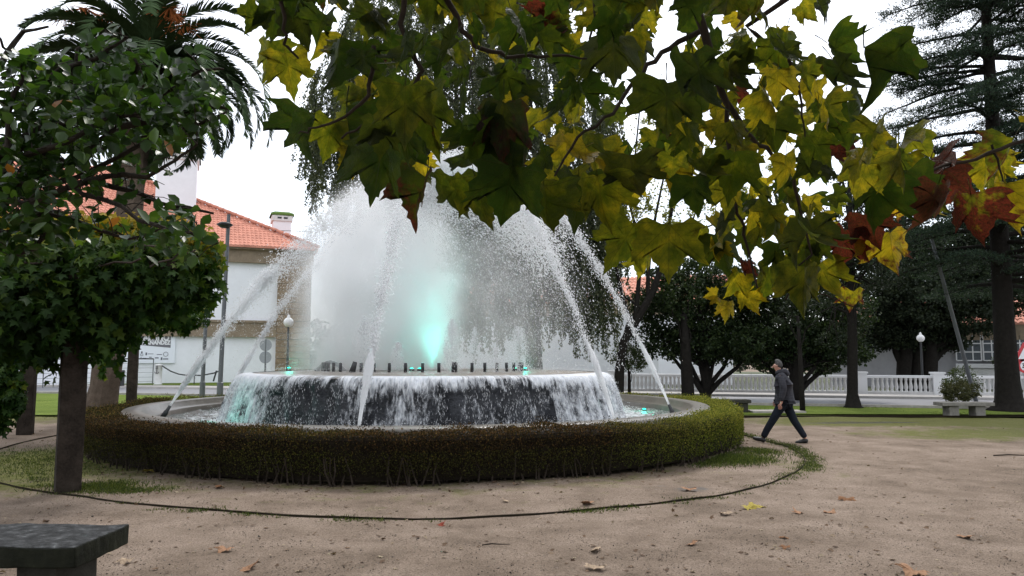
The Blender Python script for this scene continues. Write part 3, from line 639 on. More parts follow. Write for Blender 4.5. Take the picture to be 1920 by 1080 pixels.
ringm(pxl(313), zz(664), .13, M['ink'], ps); ringm(pxl(268), zz(665), .07, M['ink'], ps)
for (xa, xb, ya, yb) in ((266.5, 269.5, 659, 662), (275, 278, 661, 666), (279.5, 290, 663, 664), (296, 306, 664, 665.2), (266, 268, 670, 673), (269.5, 277, 671, 672), (282, 287, 669, 670.5), (281, 288, 672, 673), (293, 300, 670, 672), (304, 307, 670, 675), (308, 318, 672, 674)):
    b = MB(); b.box(pxl(xa), pxl(xb), -.07, -.062, zz(yb), zz(ya)); b.build('logo', M['ink'], ps)
# --- middle far building with red roof
def far_building(px0, px1, Y0, Y1, eave, ridge, name, label, wallm, depth=9):
    A = P(px0, 700, Y0); B2 = P(px1, 700, Y1); uu = Vector((B2.x-A.x, B2.y-A.y, 0)); Lb = uu.length; z1 = P(px0, eave, Y0).z; zr = P((px0+px1)/2, ridge, (Y0+Y1)/2+depth/2).z
    bd = empty(name, (A.x, A.y, 0), math.atan2(uu.y, uu.x), label=label, cat='building')
    b = MB(); b.box(0, Lb, .1, depth, 0, z1); b.build('wall', wallm, bd)
    b = MB(); b.box(-.2, Lb+.2, -.25, .1, z1-.9, z1+.0); b.build('cornice', M['stone_band'], bd)
    V, Fc = slope_tiles(Lb, depth/2, math.atan2(zr-z1, depth/2), .28, .6, 3, z1, False, False, .3); b = MB(); b.add(V, Fc); b.build('roof_tiles', M['tile_far'], bd, kind='stuff')
    b = MB(); b.add([(-.3, -.3, z1-.03), (Lb+.3, -.3, z1-.03), (Lb+.3, depth/2, zr+.05), (-.3, depth/2, zr+.05), (-.3, depth+.3, z1), (Lb+.3, depth+.3, z1)], [(0, 1, 2, 3), (3, 2, 5, 4)]); b.build('roof', M['tile_far'], bd)
    return bd, Lb, z1
bm, Lb, z1 = far_building(655, 1375, 52, 45, 574, 527, 'garden_house', 'long low white house with pale red tiled roof behind the birch and fountain', M['whitewall'])
b = MB(); b.box(Lb*.70, Lb*.74, -.1, .1, 2.6, 4.2); b.build('window', M['signwhite'], bm)
br_, Lr, zr_ = far_building(1560, 2200, 44, 36, 612, 560, 'gallery_house', 'house with glazed white gallery and red roof behind the dark trunk at right', M['shadedwall'], 10)
# gallery windows
def gx(px): # local x
    A = br_.location; uu = Vector((math.cos(br_.rotation_euler.z), math.sin(br_.rotation_euler.z), 0)); kx = (px-960)/F; return (kx*A.y-A.x)/(uu.x-kx*uu.y), uu
def zat(px, py):
    s, uu = gx(px); return P(px, py, br_.location.y+uu.y*s).z
b = MB(); b.box(gx(1788)[0], Lr, -.30, .1, zat(1850, 690), zat(1850, 682)); b.build('ledge', M['signwhite'], br_)
b = MB(); b.box(gx(1788)[0], Lr, -.2, .09, .0, zat(1850, 691)); b.build('plinth_wall', M['plaster'], br_)
xa = gx(1790)[0]; zt, zb_ = zat(1850, 628), zat(1850, 676); k = 0
while k < 9:
    wn_ = empty('window', (xa, -.2, 0)); wn_.parent = br_
    W0 = 1.15; b = MB()
    for i in range(4): b.box(i*W0/3-.03, i*W0/3+.03, -.05, .03, zb_, zt)
    for j in range(4): z = zb_+(zt-zb_)*j/3; b.box(0, W0, -.04, .02, z-.03, z+.03)
    b.build('frame', M['signwhite'], wn_)
    for i in range(3):
        for j in range(3):
            b = MB(); b.box(i*W0/3+.03, (i+1)*W0/3-.03, .0, .015, zb_+(zt-zb_)*j/3+.03, zb_+(zt-zb_)*(j+1)/3-.03); b.build('pane', M['glass'], wn_)
    xa += 1.25; k += 1
# white yard wall behind birch trunk
b = MB(); A = P(700, 700, 45.5); B2 = P(1235, 700, 40)
uu = Vector((B2.x-A.x, B2.y-A.y, 0)); mt = fmat((A.x, A.y, 0), uu); zt = P(1100, 606, 42).z
b.box(0, uu.length, 0, .3, 0, 3.55, mt); b.build('yard_wall', M['whitewall'], label='tall plain white yard wall behind the weeping birch trunk', cat='wall')

sheet('garden_ground', [RP(-4, 8.5), RP(60, 8.5), RP(90, 60), RP(-40, 60)], .02, simple('garden_soil', (.10, .11, .07), .95, .4, 2, .3), kind='structure')
# ------------------------------------------------------------------ balustrade
A = G(1150, 737); B2 = G(1990, 747); A.z = B2.z = 0; uu = (B2-A); LB = uu.length; zt = .92
bal = empty('balustrade', A, math.atan2(uu.y, uu.x), label='long white balustrade with turned balusters and square piers along the road', cat='balustrade')
b = MB(); b.box(-.2, LB, -.18, .18, -.02, .22); b.build('plinth', M['plaster'], bal, bevel=.01)
b = MB(); b.box(-.2, LB, -.13, .13, zt-.12, zt); b.build('handrail', M['signwhite'], bal, bevel=.015)
mb = MB(); mb.lathe([(.07, .2), (.07, .26), (.05, .28), (.075, .36), (.08, .43), (.055, .58), (.045, .68), (.068, .73), (.068, .80)], 8); bmsh = mb.mesh('baluster', True); bmsh.materials.append(M['plaster'])
pier = MB(); pier.box(-.22, .22, -.22, .22, 0, 1.0); pier.box(-.26, .26, -.26, .26, 1.0, 1.07); pm = pier.mesh('pier'); pm.materials.append(M['signwhite'])
pierx = [0.0]+[ (G(px, 741)-A).length for px in (1608, 1737, 1858)]
for x in pierx: o_ = link('pier', pm, bal); o_.location = (x, 0, 0)
x = .4
while x < LB:
    if min(abs(x-q) for q in pierx) > .3: o_ = link('baluster', bmsh, bal); o_.location = (x, 0, 0)
    x += .19 if x < 18 else .19

# ------------------------------------------------------------------ street furniture
def lamp_post(px_b, px_t, py_t, Y, rad, label, head=None):
    top = P(px_t, py_t, Y); base = Vector((P(px_b, 715, Y).x, Y, 0)); t = empty('lamp_post', base, label=label, cat='lamp post')
    b = MB(); b.tube([(0, 0, 0), (0, 0, .8), (0, 0, .82), top-base], [rad*1.35, rad*1.3, rad, rad*.75], 12); b.build('pole', M['metal_grey'], t, smooth=False)
    if head:
        hz = P(px_t, head, Y).z; b = MB(); b.lathe([(.01, .08), (.16, .06), (.30, -.02), (.22, -.08), (.14, -.14), (.01, -.15)], 20, (0, -.1, hz)); b.build('lamp_head', M['metal_dark'], t, smooth=True)
    return t
lamp_post(413, 429, 402, 27, .085, 'tall grey lamp post with flat round head, right of the pair at left', 421)
lamp_post(380, 389, 545, 27.5, .075, 'shorter grey metal post just left of the tall lamp post')
def globe_lamp(px, py, Y, label, r=.22):
    q = P(px, py, Y); t = empty('globe_lamp', (q.x, Y, 0), label=label, cat='street lamp')
    b = MB(); b.tube([(0, 0, 0), (0, 0, .9), (0, 0, .95), (0, 0, q.z-r)], [.09, .07, .05, .04], 10); b.build('post', M['metal_dark'], t)
    b = MB(); b.lathe([(.01, -r), (r*.55, -r*.88), (r*.9, -r*.45), (r, 0), (r*.9, r*.4), (r*.6, r*.75), (r*.3, r*.95), (r*.3, r*1.25), (r*.12, r*1.5), (.01, r*1.55)], 18, (0, 0, q.z)); b.build('globe', M['globe'], t, smooth=True)
globe_lamp(541, 604, 30, 'street lamp with white globe in front of the stone pier', .20)
globe_lamp(1726, 634, 33, 'street lamp with white globe among the dark yew branches', .17)
# round signs seen from behind
sg = empty('road_sign', (P(497, 700, 33).x, 33, 0), label='grey post with two round road signs seen from behind, left of globe lamp', cat='road sign')
b = MB(); b.tube([(0, 0, 0), (0, 0, P(497, 636, 33).z)], .04, 8); b.build('post', M['metal_grey'], sg)
for py in (647, 670):
    z = P(497, py, 33).z; b = MB(); b.tube([(0, -.03, z), (0, -.015, z)], .27, 20); b.build('sign_disc', simple('sign_back', (.32, .34, .37), .5, .08), sg)
# red and white road sign cropped at right edge
sg = empty('road_sign', (P(1921, 700, 31).x, 31, 0), label='red and white traffic sign cut by the right edge of the photo', cat='road sign')
b = MB(); b.tube([(0, 0, 0), (0, 0, P(1921, 650, 31).z+.2)], .035, 8); b.build('post', M['metal_grey'], sg)
z = P(1921, 664, 31).z; b = MB(); b.add([(-.48, -.06, z-.3), (.48, -.06, z-.3), (0, -.06, z+.5), (-.48, -.04, z-.3), (.48, -.04, z-.3), (0, -.04, z+.5)], [(0, 1, 2), (5, 4, 3), (0, 3, 4, 1), (1, 4, 5, 2), (2, 5, 3, 0)]); b.build('sign_triangle', M['red'], sg)
b = MB(); b.add([(-.27, -.068, z-.2), (.27, -.068, z-.2), (0, -.068, z+.27)], [(0, 1, 2)]); b.build('triangle_face', M['signwhite'], sg)
z = P(1921, 686, 31).z; b = MB(); b.tube([(0, -.06, z), (0, -.04, z)], .3, 24); b.build('sign_disc', M['red'], sg); b = MB(); b.tube([(0, -.068, z), (0, -.0605, z)], .2, 24); b.build('disc_face', M['signwhite'], sg)
text('30', 0, z, .26, M['metal_dark'], sg, y=-.075, bold=.01)
# bollard with anchor + chain, bin, wire fence
Yb = 43; bo = empty('bollard', (P(297, 700, Yb).x, Yb, 0), label='white round bollard bearing a black anchor emblem, below the poster', cat='bollard')
zt = P(297, 682, Yb).z; zb0 = .1
b = MB(); b.lathe([(.24, 0), (.24, .15), (.2, .18), (.19, zt-.12), (.22, zt-.1), (.2, zt-.03), (.01, zt)], 16); b.build('post', M['plaster'], bo, smooth=True)
b = MB(); za = zt-.35; b.tube([(0, -.22, za+.18), (0, -.22, za-.2)], .018, 5); b.tube([(-.07, -.22, za+.1), (.07, -.22, za+.1)], .014, 5); b.tube([(.13*math.sin(t), -.215, za-.07-.13*math.cos(t)) for t in np.linspace(-1.3, 1.3, 9)], .016, 5); b.tube([(.035*math.cos(t), -.22, za+.2+.035*math.sin(t)) for t in np.linspace(0, 6.28, 9)], .01, 4); b.build('anchor_emblem', M['metal_dark'], bo)
b = MB(); A = P(304, 686, Yb); Bq = P(345, 703, Yb); Cq = P(378, 704, Yb); Dq = P(416, 694, Yb)
b.tube([A, A.lerp(Bq, .4)+Vector((0, 0, -.1)), A.lerp(Bq, .75)+Vector((0, 0, -.08)), Bq, Bq.lerp(Cq, .5), Cq, Cq.lerp(Dq, .6)+Vector((0, 0, -.05)), Dq], .04, 6); b.tube([Vector((Bq.x+.6, Yb, 0)), Vector((Bq.x+.6, Yb, Bq.z))], .03, 6); b.tube([P(400, 715, Yb), P(406, 695, Yb)], .05, 6)
b.build('chain', M['metal_dark'], label='dark rope chain sagging from the anchor bollard towards the lamp post', cat='chain')
bn = empty('litter_bin', (P(222, 715, 41).x, 41, 0), label='dark litter bin beside the thick palm base behind the road', cat='bin')
zt = P(222, 694, 41).z; b = MB(); b.box(-.24, .24, -.2, .2, .1, zt); b.build('body', M['metal_dark'], bn, bevel=.03); b = MB(); b.box(.0, .2, -.22, -.2, zt-.32, zt-.1); b.build('notice', M['signwhite'], bn)
wf = empty('wire_fence', (0, 0, 0), label='thin grey wire fence with dark top rail before the white wall at left', cat='fence'); b = MB()
ft, fb = 673, 716; Y0, Y1 = 40, 44
def FP(px, zz_): Yq = Y0+(px)/290*(Y1-Y0); q = P(px, 673, Yq); return Vector((q.x, q.y, zz_))
ztt = P(100, 673, 41.5).z
b.tube([FP(40, ztt), FP(288, ztt)], .035, 6); b.build('top_rail', M['metal_dark'], wf)
for px in (40, 83, 125, 221, 288): b = MB(); b.tube([FP(px, 0), FP(px, ztt)], .03, 6); b.build('fence_post', M['metal_grey'], wf)
b = MB()
for i in range(1, 6): b.tube([FP(40, ztt*i/6), FP(288, ztt*i/6)], .011, 4)
b.build('wires', M['metal_grey'], wf)
# leaning utility pole at right
q0 = G(1832, 760); q1 = P(1772, 540, 25.5); b = MB(); b.tube([q0, q1, q1+(q1-q0)*.5], [.075, .06, .05], 12); b.build('leaning_pole', M['metal_grey'], label='grey metal pole leaning left beside the big cedar trunk', cat='pole', smooth=True)

# ------------------------------------------------------------------ stone benches
def bench(name, M4, L, W, top, th, supports, mat, label, jit=.006):
    t = empty(name, M4.translation, M4.to_euler().z, label=label, cat='bench')
    b = bmesh.new(); bmesh.ops.create_grid(b, x_segments=26, y_segments=12, size=.5)
    me = bpy.data.meshes.new('slab'); bmesh.ops.solidify(b, geom=b.faces[:], thickness=-1); b.to_mesh(me); b.free()
    for v in me.vertices:
        e_ = max(abs(v.co.x), abs(v.co.y)) > .49; v.co.x = v.co.x*L; v.co.y = v.co.y*W; zt_ = v.co.z > .5 if False else v.co.z > 0.5 or v.co.z > -.5 and False
    zs = [v.co.z for v in me.vertices]; zmax, zmin = max(zs), min(zs)
    for v in me.vertices:
        f = (v.co.z-zmin)/(zmax-zmin); nx_ = math.sin(v.co.x*9)*.4+math.sin(v.co.y*17+v.co.x*5)*.6
        v.co.z = top-th*(1-f)+random.uniform(-jit, jit)*.5-(.012*max(0, math.sin(v.co.x*7+2)) if f > .5 and abs(v.co.y) > W*.47 else 0); v.co.x += random.uniform(-jit, jit)+.005*nx_; v.co.y += random.uniform(-jit, jit)+.006*nx_
    o_ = link('slab', me, t, mat); bv = o_.modifiers.new('bevel', 'BEVEL'); bv.width = .012; bv.segments = 2; bv.limit_method = 'ANGLE'; bv.angle_limit = R(50)
    for x in supports: s = MB(); s.box(x-.14, x+.14, -W*.36, W*.36, -.02, top-th-.002, jit=.004); s.build('support', M['granite_dark'] if 'dark' in label else M['granite'], t, bevel=.012)
    return t
def topstone():
    m, t = newmat('lichen_stone'); n = NT(t); p = n.coord(); nz = n.noise(11, 8, .75, p); n2 = n.noise(3, 4, .6, p)
    c = n.ramp(nz, [(.40, (.012, .013, .014)), (.50, (.035, .036, .037)), (.60, (.075, .078, .08)), (.70, (.19, .195, .20))])
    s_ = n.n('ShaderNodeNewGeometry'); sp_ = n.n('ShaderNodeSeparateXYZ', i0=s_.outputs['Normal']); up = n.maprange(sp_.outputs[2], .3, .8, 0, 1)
    side = n.ramp(n.noise(5, 6, .7, p), [(.35, (.008, .009, .006)), (.6, (.022, .024, .015)), (.75, (.06, .06, .045))]); c = n.mix(up, side, c)  # side faces coloured darker than the top: shade painted into the stone
    n.out(n.bsdf(c, n.maprange(nz, .4, .7, .6, .85), n.bump(nz, 1, .015), Specular_IOR_Level=.12)); return m
p_fr, p_br = G(135, 1022, .45), G(247, 987, .45); p_fl = G(0, 1018, .45)
ux = Vector((1, .02, 0)).normalized(); W_b = .70; L_b = 2.1
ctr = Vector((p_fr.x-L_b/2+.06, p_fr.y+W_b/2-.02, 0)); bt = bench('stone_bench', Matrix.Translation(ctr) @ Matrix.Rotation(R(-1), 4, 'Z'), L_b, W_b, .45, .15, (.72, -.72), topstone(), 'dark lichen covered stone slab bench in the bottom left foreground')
q = G(1808, 782); bench('stone_bench', Matrix.Translation(Vector((q.x, q.y, 0))), 1.5, .5, .43, .10, (.38, -.38), M['granite'], 'pale stone bench on lawn edge before the bush at right')
q = G(1372, 775); bench('stone_bench', Matrix.Translation(Vector((q.x, q.y+.1, 0))), 1.15, .5, .42, .10, (.35, -.35), M['granite_dark'], 'dark stone bench seen past the right end of the hedge')
M['flat'] = M['concrete']; q = G(1455, 775); b = MB(); b.box(-.8, .8, -.35, .35, 0, .06); b.build('stone_slab', M['concrete'], label='low flat stone slab lying on the lawn behind the walking man', cat='slab').location = (q.x, q.y, .03)

# ------------------------------------------------------------------ trees
def bend_path(p0, p1, n=6, wob=.12, sag=0):
    p0, p1 = Vector(p0), Vector(p1); L = (p1-p0).length; out = []
    for i in range(n+1):
        t = i/n; q = p0.lerp(p1, t)
        if 0 < i < n: q += Vector((random.uniform(-1, 1), random.uniform(-1, 1), random.uniform(-1, 1)))*wob*L/n
        q.z -= sag*math.sin(math.pi*t)*L; out.append(q)
    return out
def sample_clump(N, c, r, shell=.5):
    d = rand_dirs(N); rad = (1-shell*rng.random(N)**1.5)[:, None]; return np.array(c)+d*rad*np.array(r)*(1+.12*np.sin(d[:, :1]*7+d[:, 1:2]*5))
def foliage(name, parent, clumps, mat, size, T=T_RHO, Ft=F_RHO, droop=.2, up=.4, cover=None, shell=.55, bright=0):
    P_, RN = [], []
    for (c, r, N) in clumps:
        q = sample_clump(N, c, r, shell); # break up into sub clumps
        k = max(4, N//60); cen = q[rng.integers(0, N, k)]; idx = rng.integers(0, k, N)
        f = rng.random((N, 1)) < .72; q = np.where(f, cen[idx]+rng.normal(size=(N, 3))*np.array(r)*.085, q)
        P_.append(q); RN.append(np.clip(rng.beta(2, 2, N)*.8+(rng.random(k)*.35)[idx], 0, 1))
    p = np.concatenate(P_); rnd = np.concatenate(RN); N = len(p)
    yd = norm(rng.normal(size=(N, 3))*.8+np.array([0, 0, -droop])); Rm = frames(yd, rng.normal(size=(N, 3))+np.array([0, 0, up*2]))
    V, Fc, kk = instance(T, Ft, p, Rm, rng.uniform(.7, 1.3, N)*size)
    me = fastmesh(name, V, Fc, {'rnd': np.repeat(rnd, kk)}); return link(name, me, parent, mat, kind='stuff')
LM = {}
LM['dark'] = leafmat('dark_evergreen_leaf', [(0, (.010, .020, .008)), (.6, (.026, .048, .016)), (1, (.07, .10, .03))], .28, .5)
LM['yew'] = leafmat('yew_needle', [(0, (.008, .013, .007)), (.6, (.018, .029, .015)), (1, (.045, .06, .028))], .2, .7, spec=.2)
LM['birch'] = leafmat('birch_leaf', [(0, (.035, .05, .028)), (.5, (.08, .10, .055)), (1, (.17, .185, .10))], .4, .5)
LM['autumn'] = leafmat('sparse_yellow_leaf', [(0, (.08, .10, .02)), (.5, (.19, .21, .04)), (1, (.36, .33, .06))], .45, .5)
LM['bush'] = leafmat('bush_leaf', [(0, (.02, .035, .012)), (1, (.08, .11, .035))], .25, .5)
LM['brownbush'] = leafmat('brownish_bush_leaf', [(0, (.03, .035, .015)), (1, (.12, .12, .05))], .25, .6)
LM['cedar'] = leafmat('cedar_needle', [(0, (.012, .024, .018)), (.6, (.028, .05, .036)), (1, (.06, .09, .06))], .3, .6, spec=.1)
def tree(name, label, base, trunk_pts, radii, clumps, lm, size, cat='tree', limbs=True, bark='bark_dark', limb_r=.06, droop=.2, T=T_RHO, Ft=F_RHO, extra_limbs=(), group=None):
    base = Vector(base); t = empty(name, base, label=label, cat=cat, group=group)
    b = MB(); 
    if trunk_pts: b.tube([Vector(p) for p in trunk_pts], radii, 12, wob=.08)
    if limbs:
        for (c, r, N) in clumps:
            for k in range(3):
                i = random.randrange(max(1, len(trunk_pts)//2), len(trunk_pts)); tgt = Vector(c)+Vector([random.uniform(-.6, .6)*x for x in r]); pth = bend_path(trunk_pts[i], tgt, 6, .35)
                b.tube(pth, [limb_r*(1-.8*j/6) for j in range(7)], 6, cap=False)
    for pth, r0_ in extra_limbs: b.tube([Vector(p) for p in pth], [r0_*(1-.75*j/(len(pth)-1)) for j in range(len(pth))], 8, cap=False)
    b.build('trunk', M[bark], t, smooth=True)
    if clumps: foliage('crown', t, clumps, lm, size, T, Ft, droop)
    return t
def rv(px, py, Y, base): return P(px, py, Y)-Vector(base)
b = empty('distant_trees', (0, 70, 0), label='soft grey green line of far trees low behind the buildings', kind='stuff')
fo_ = foliage('foliage', b, [((P(px, 640, 70).x, random.uniform(-2, 2), P(px, py, 70).z*.5), (2.8, 2, P(px, py, 70).z*.5), 900) for px, py in [(x_, random.uniform(590, 625)) for x_ in list(range(590, 700, 35))+list(range(1300, 1640, 38))]], leafmat('far_leaf', [(0, (.03, .045, .03)), (1, (.10, .12, .08))], .2, .6), .38)
# dark evergreen tree behind hedge right (multi stem)
for (pxs, Y, label, cl) in ((1322, 30.5, 'dark glossy evergreen tree with many low spreading stems, left of the walking man', [(1240, 590, 1.2, .9), (1290, 560, 1.5, 1.2), (1350, 590, 1.6, 1.2), (1260, 640, 1.1, .8), (1320, 640, 1.5, .9), (1390, 640, 1.4, .8), (1420, 575, 1.4, 1.0), (1240, 520, .8, .6), (1215, 570, 1.0, .8), (1380, 535, 1.5, .9), (1300, 520, 1.3, .8), (1350, 650, 1.3, .7), (1215, 640, .8, .7)]),
                            (1490, 29.5, 'dark rounded evergreen tree directly behind the walking man', [(1460, 610, 1.5, 1.0), (1520, 600, 1.5, 1.1), (1480, 650, 1.4, .8), (1560, 640, 1.0, .7), (1540, 560, 1.2, .8), (1450, 550, 1.0, .7), (1410, 640, 1.0, .7), (1585, 585, 1.3, 1.0), (1500, 520, 1.3, .8), (1590, 660, 1.0, .6), (1440, 670, 1.0, .5), (1530, 680, 1.0, .5)])):
    base = Vector((P(pxs, 740, Y).x, Y, 0)); clumps = [(tuple(rv(px, py, Y+random.uniform(-.8, .8), base)), (r_, r_, rz), int(2600*r_*r_*.8)) for (px, py, r_, rz) in cl]
    ex = []
    for dx in (-1.2, -.7, -.2, .4, .9, 1.6): ex.append(([(0, 0, .1), (dx*.35, random.uniform(-.2, .2), .7), (dx*.8, random.uniform(-.3, .3), 1.3), (dx*1.3, random.uniform(-.3, .3), 2.1), (dx*1.5, 0, 3.0)], .12))
    tree('evergreen_tree', label, base, [(0, 0, -.1), (0, 0, .5), (.05, 0, 1.2), (.1, 0, 2.6)], [.24, .2, .17, .08], clumps, LM['dark'], .11, limbs=True, extra_limbs=ex, T=T_OVAL, Ft=F_OVAL)
base = Vector((P(1290, 740, 29).x, 29, 0)); tree('tall_tree', 'thick dark straight trunk beside the evergreen behind right hedge end', base, [(0, 0, -.1), (0, 0, .4), (-.05, 0, 1.8), (-.1, 0, 3.4)], [.27, .23, .2, .12], [(tuple(rv(1275, 560, 29, base)), (1.0, 1, .9), 1200)], LM['dark'], .11, T=T_OVAL, Ft=F_OVAL)
# clipped ball shrub
Yb = 31; base = Vector((P(1180, 735, Yb).x, Yb, 0)); q = rv(1182, 671, Yb, base)
tree('clipped_shrub', 'small ball clipped dark shrub on a thin stem right of the drum', base, [(0, 0, -.05), (0, 0, .6), (0, 0, 1.4)], [.08, .07, .06], [((q.x, 0, q.z), (.85, .85, .62), 4200), ((q.x, 0, q.z), (.6, .6, .45), 1500)], LM['bush'], .07, cat='shrub', limb_r=.02)
Yb = 30; base = Vector((P(1158, 735, Yb).x, Yb, 0)); 
# sparse yellow multi-stem deciduous tree
Yt = 28; base = Vector((P(1162, 735, Yt).x, Yt, 0)); B3 = lambda px, py, dy=0: tuple(rv(px, py, Yt+dy, base))
ex = [([B3(1160, 735), B3(1162, 690), B3(1170, 640), B3(1200, 590), B3(1225, 545), B3(1240, 500), B3(1250, 440), B3(1262, 380), B3(1270, 320)], .20),
      ([B3(1170, 640), B3(1180, 600), B3(1165, 550), B3(1158, 515), B3(1150, 470), B3(1140, 400), B3(1130, 330)], .10), ([B3(1190, 605), B3(1195, 560), B3(1200, 500), B3(1195, 440), B3(1180, 380), B3(1190, 300), B3(1200, 200)], .10),
      ([B3(1215, 565), B3(1215, 510), B3(1222, 450), B3(1230, 400), B3(1245, 330), B3(1255, 230)], .09), ([B3(1205, 580), B3(1170, 555), B3(1150, 530)], .06), ([B3(1235, 510), B3(1270, 470), B3(1300, 410), B3(1320, 350)], .07), ([B3(1245, 470), B3(1290, 440), B3(1340, 420), B3(1390, 330)], .06)]
cl = [(B3(px, py, random.uniform(-1, 1)), (1.1, 1.1, .9), 520) for (px, py) in ((1150, 420), (1180, 370), (1220, 400), (1260, 360), (1140, 340), (1200, 310), (1250, 280), (1310, 330), (1300, 400), (1190, 240), (1260, 200), (1330, 260), (1370, 200), (1350, 120), (1400, 340), (1400, 260))]
tree('sparse_tree', 'thin branching tree with sparse yellow green leaves behind the right jets', base, [(0, 0, -.1), (0, 0, .3)], [.26, .22], cl, LM['autumn'], .10, limbs=False, extra_limbs=ex, T=T_OVAL, Ft=F_OVAL)
# tree with thin straight trunk at 1600
Yt = 25.3; base = G(1600, 766); B3 = lambda px, py, dy=0: tuple(rv(px, py, Yt+dy, base))
cl = [(B3(px, py, random.uniform(-1, 1)), (r_, r_, r_*.5), int(900*r_*r_)) for (px, py, r_) in ((1560, 500, 1.0), (1600, 470, 1.2), (1560, 560, .9), (1640, 520, 1.2), (1590, 400, 1.2), (1570, 420, .9), (1650, 440, 1.2), (1590, 620, .8), (1620, 330, 1.0), (1560, 640, .6))]
ex = [([B3(1598, 580), B3(1575, 560), B3(1550, 520), B3(1530, 500)], .06), ([B3(1598, 590), B3(1560, 575), B3(1530, 590)], .05), ([B3(1597, 540), B3(1630, 500), B3(1660, 480)], .06), ([B3(1596, 500), B3(1570, 470), B3(1545, 450)], .05)]
tree('slender_tree', 'slender dark tree with flared base on the lawn right of the man', base, [(0, 0, -.05), (0, 0, .1), (0, 0, .5), B3(1598, 620), B3(1596, 520), B3(1594, 420), B3(1592, 300)], [.42, .26, .17, .15, .13, .1, .05], cl, LM['yew'], .09, extra_limbs=ex, limb_r=.04)
base = G(1505, 775); tree('young_tree', 'very thin young tree just right of the walking man', base, [(0, 0, 0), (0, 0, .9), (-.02, 0, 1.9), (-.05, 0, 3.0)], [.085, .075, .07, .04], [((-.1, 0, 3.2), (.9, .9, .6), 900)], LM['yew'], .09, limb_r=.03)
# yew group
for i, (px, wd, lab) in enumerate(((1694, .36, 'left'), (1718, .30, 'middle'), (1740, .42, 'right'))):
    Yt = 37; base = Vector((P(px, 715, Yt).x, Yt, 0)); B3 = lambda a_, b_, dy=0: tuple(rv(a_, b_, Yt+dy, base))
    cls = [[(1650, 600, 2.0, .9), (1640, 540, 2.0, 1.2), (1670, 480, 1.8, 1.3), (1630, 645, 1.0, .5), (1690, 630, 1.4, .7)], [(1710, 560, 2.2, 1.4), (1720, 480, 2.0, 1.4), (1715, 620, 1.8, .8), (1730, 420, 1.6, 1.1)], [(1790, 600, 2.0, .9), (1770, 540, 2.2, 1.4), (1790, 480, 2.0, 1.4), (1760, 640, 1.6, .6), (1830, 560, 1.8, 1.1), (1880, 500, 2.0, 1.3), (1840, 440, 1.8, 1.0), (1920, 430, 1.8, 1.2), (1900, 560, 1.6, .9)]][i]
    cl = [(B3(a_, b_, random.uniform(-1, 1)), (r_, r_, rz), int(1500*r_*r_)) for (a_, b_, r_, rz) in cls]
    ex = [([B3(px, 690), B3(px+20*(i-1)+5, 660), B3(px+40*(i-1)+20, 640), B3(px+60*(i-1)+30, 600)], .2)]
    tree('yew_tree', f'{["leftmost", "middle", "rightmost"][i]} of the three dark yews clustered behind the balustrade', base, [(0, 0, -.1), (0, 0, .6), B3(px+2, 665), B3(px+4, 600), B3(px+8, 500)], [wd*1.25, wd, wd*.95, wd*.7, .1], cl, LM['yew'], .15, extra_limbs=ex, limb_r=.12)
# bush behind the bench
q = G(1802, 768); base = Vector((q.x, q.y, 0)); tree('bush', 'small rounded brownish bush behind the pale stone bench', base, [(0, 0, 0), (.1, 0, .3)], [.05, .03], [((0, 0, .62), (.62, .5, .36), 2600), ((-.1, 0, .55), (.4, .4, .3), 900)], LM['brownbush'], .06, cat='bush', limb_r=.02)
q = G(1925, 770); base = Vector((q.x+.4, q.y+4, 0)); tree('bush', 'dark bush at the far right edge below the traffic sign', base, [(0, 0, 0), (.1, 0, .3)], [.05, .03], [((0, 0, .7), (.7, .6, .6), 2400)], LM['bush'], .07, cat='bush', limb_r=.02)
# ivy on gallery ledge
b = empty('ledge_plants', (P(1860, 675, 41).x, 38, 0), label='green plants spilling along the ledge under the gallery windows', cat='plants')
foliage('leaves', b, [((dx, 0, P(1860, 676, 38).z), (.5, .2, .28), 500) for dx in (-1.6, -1, -.3, .4, 1.1, 1.8)], LM['bush'], .09)

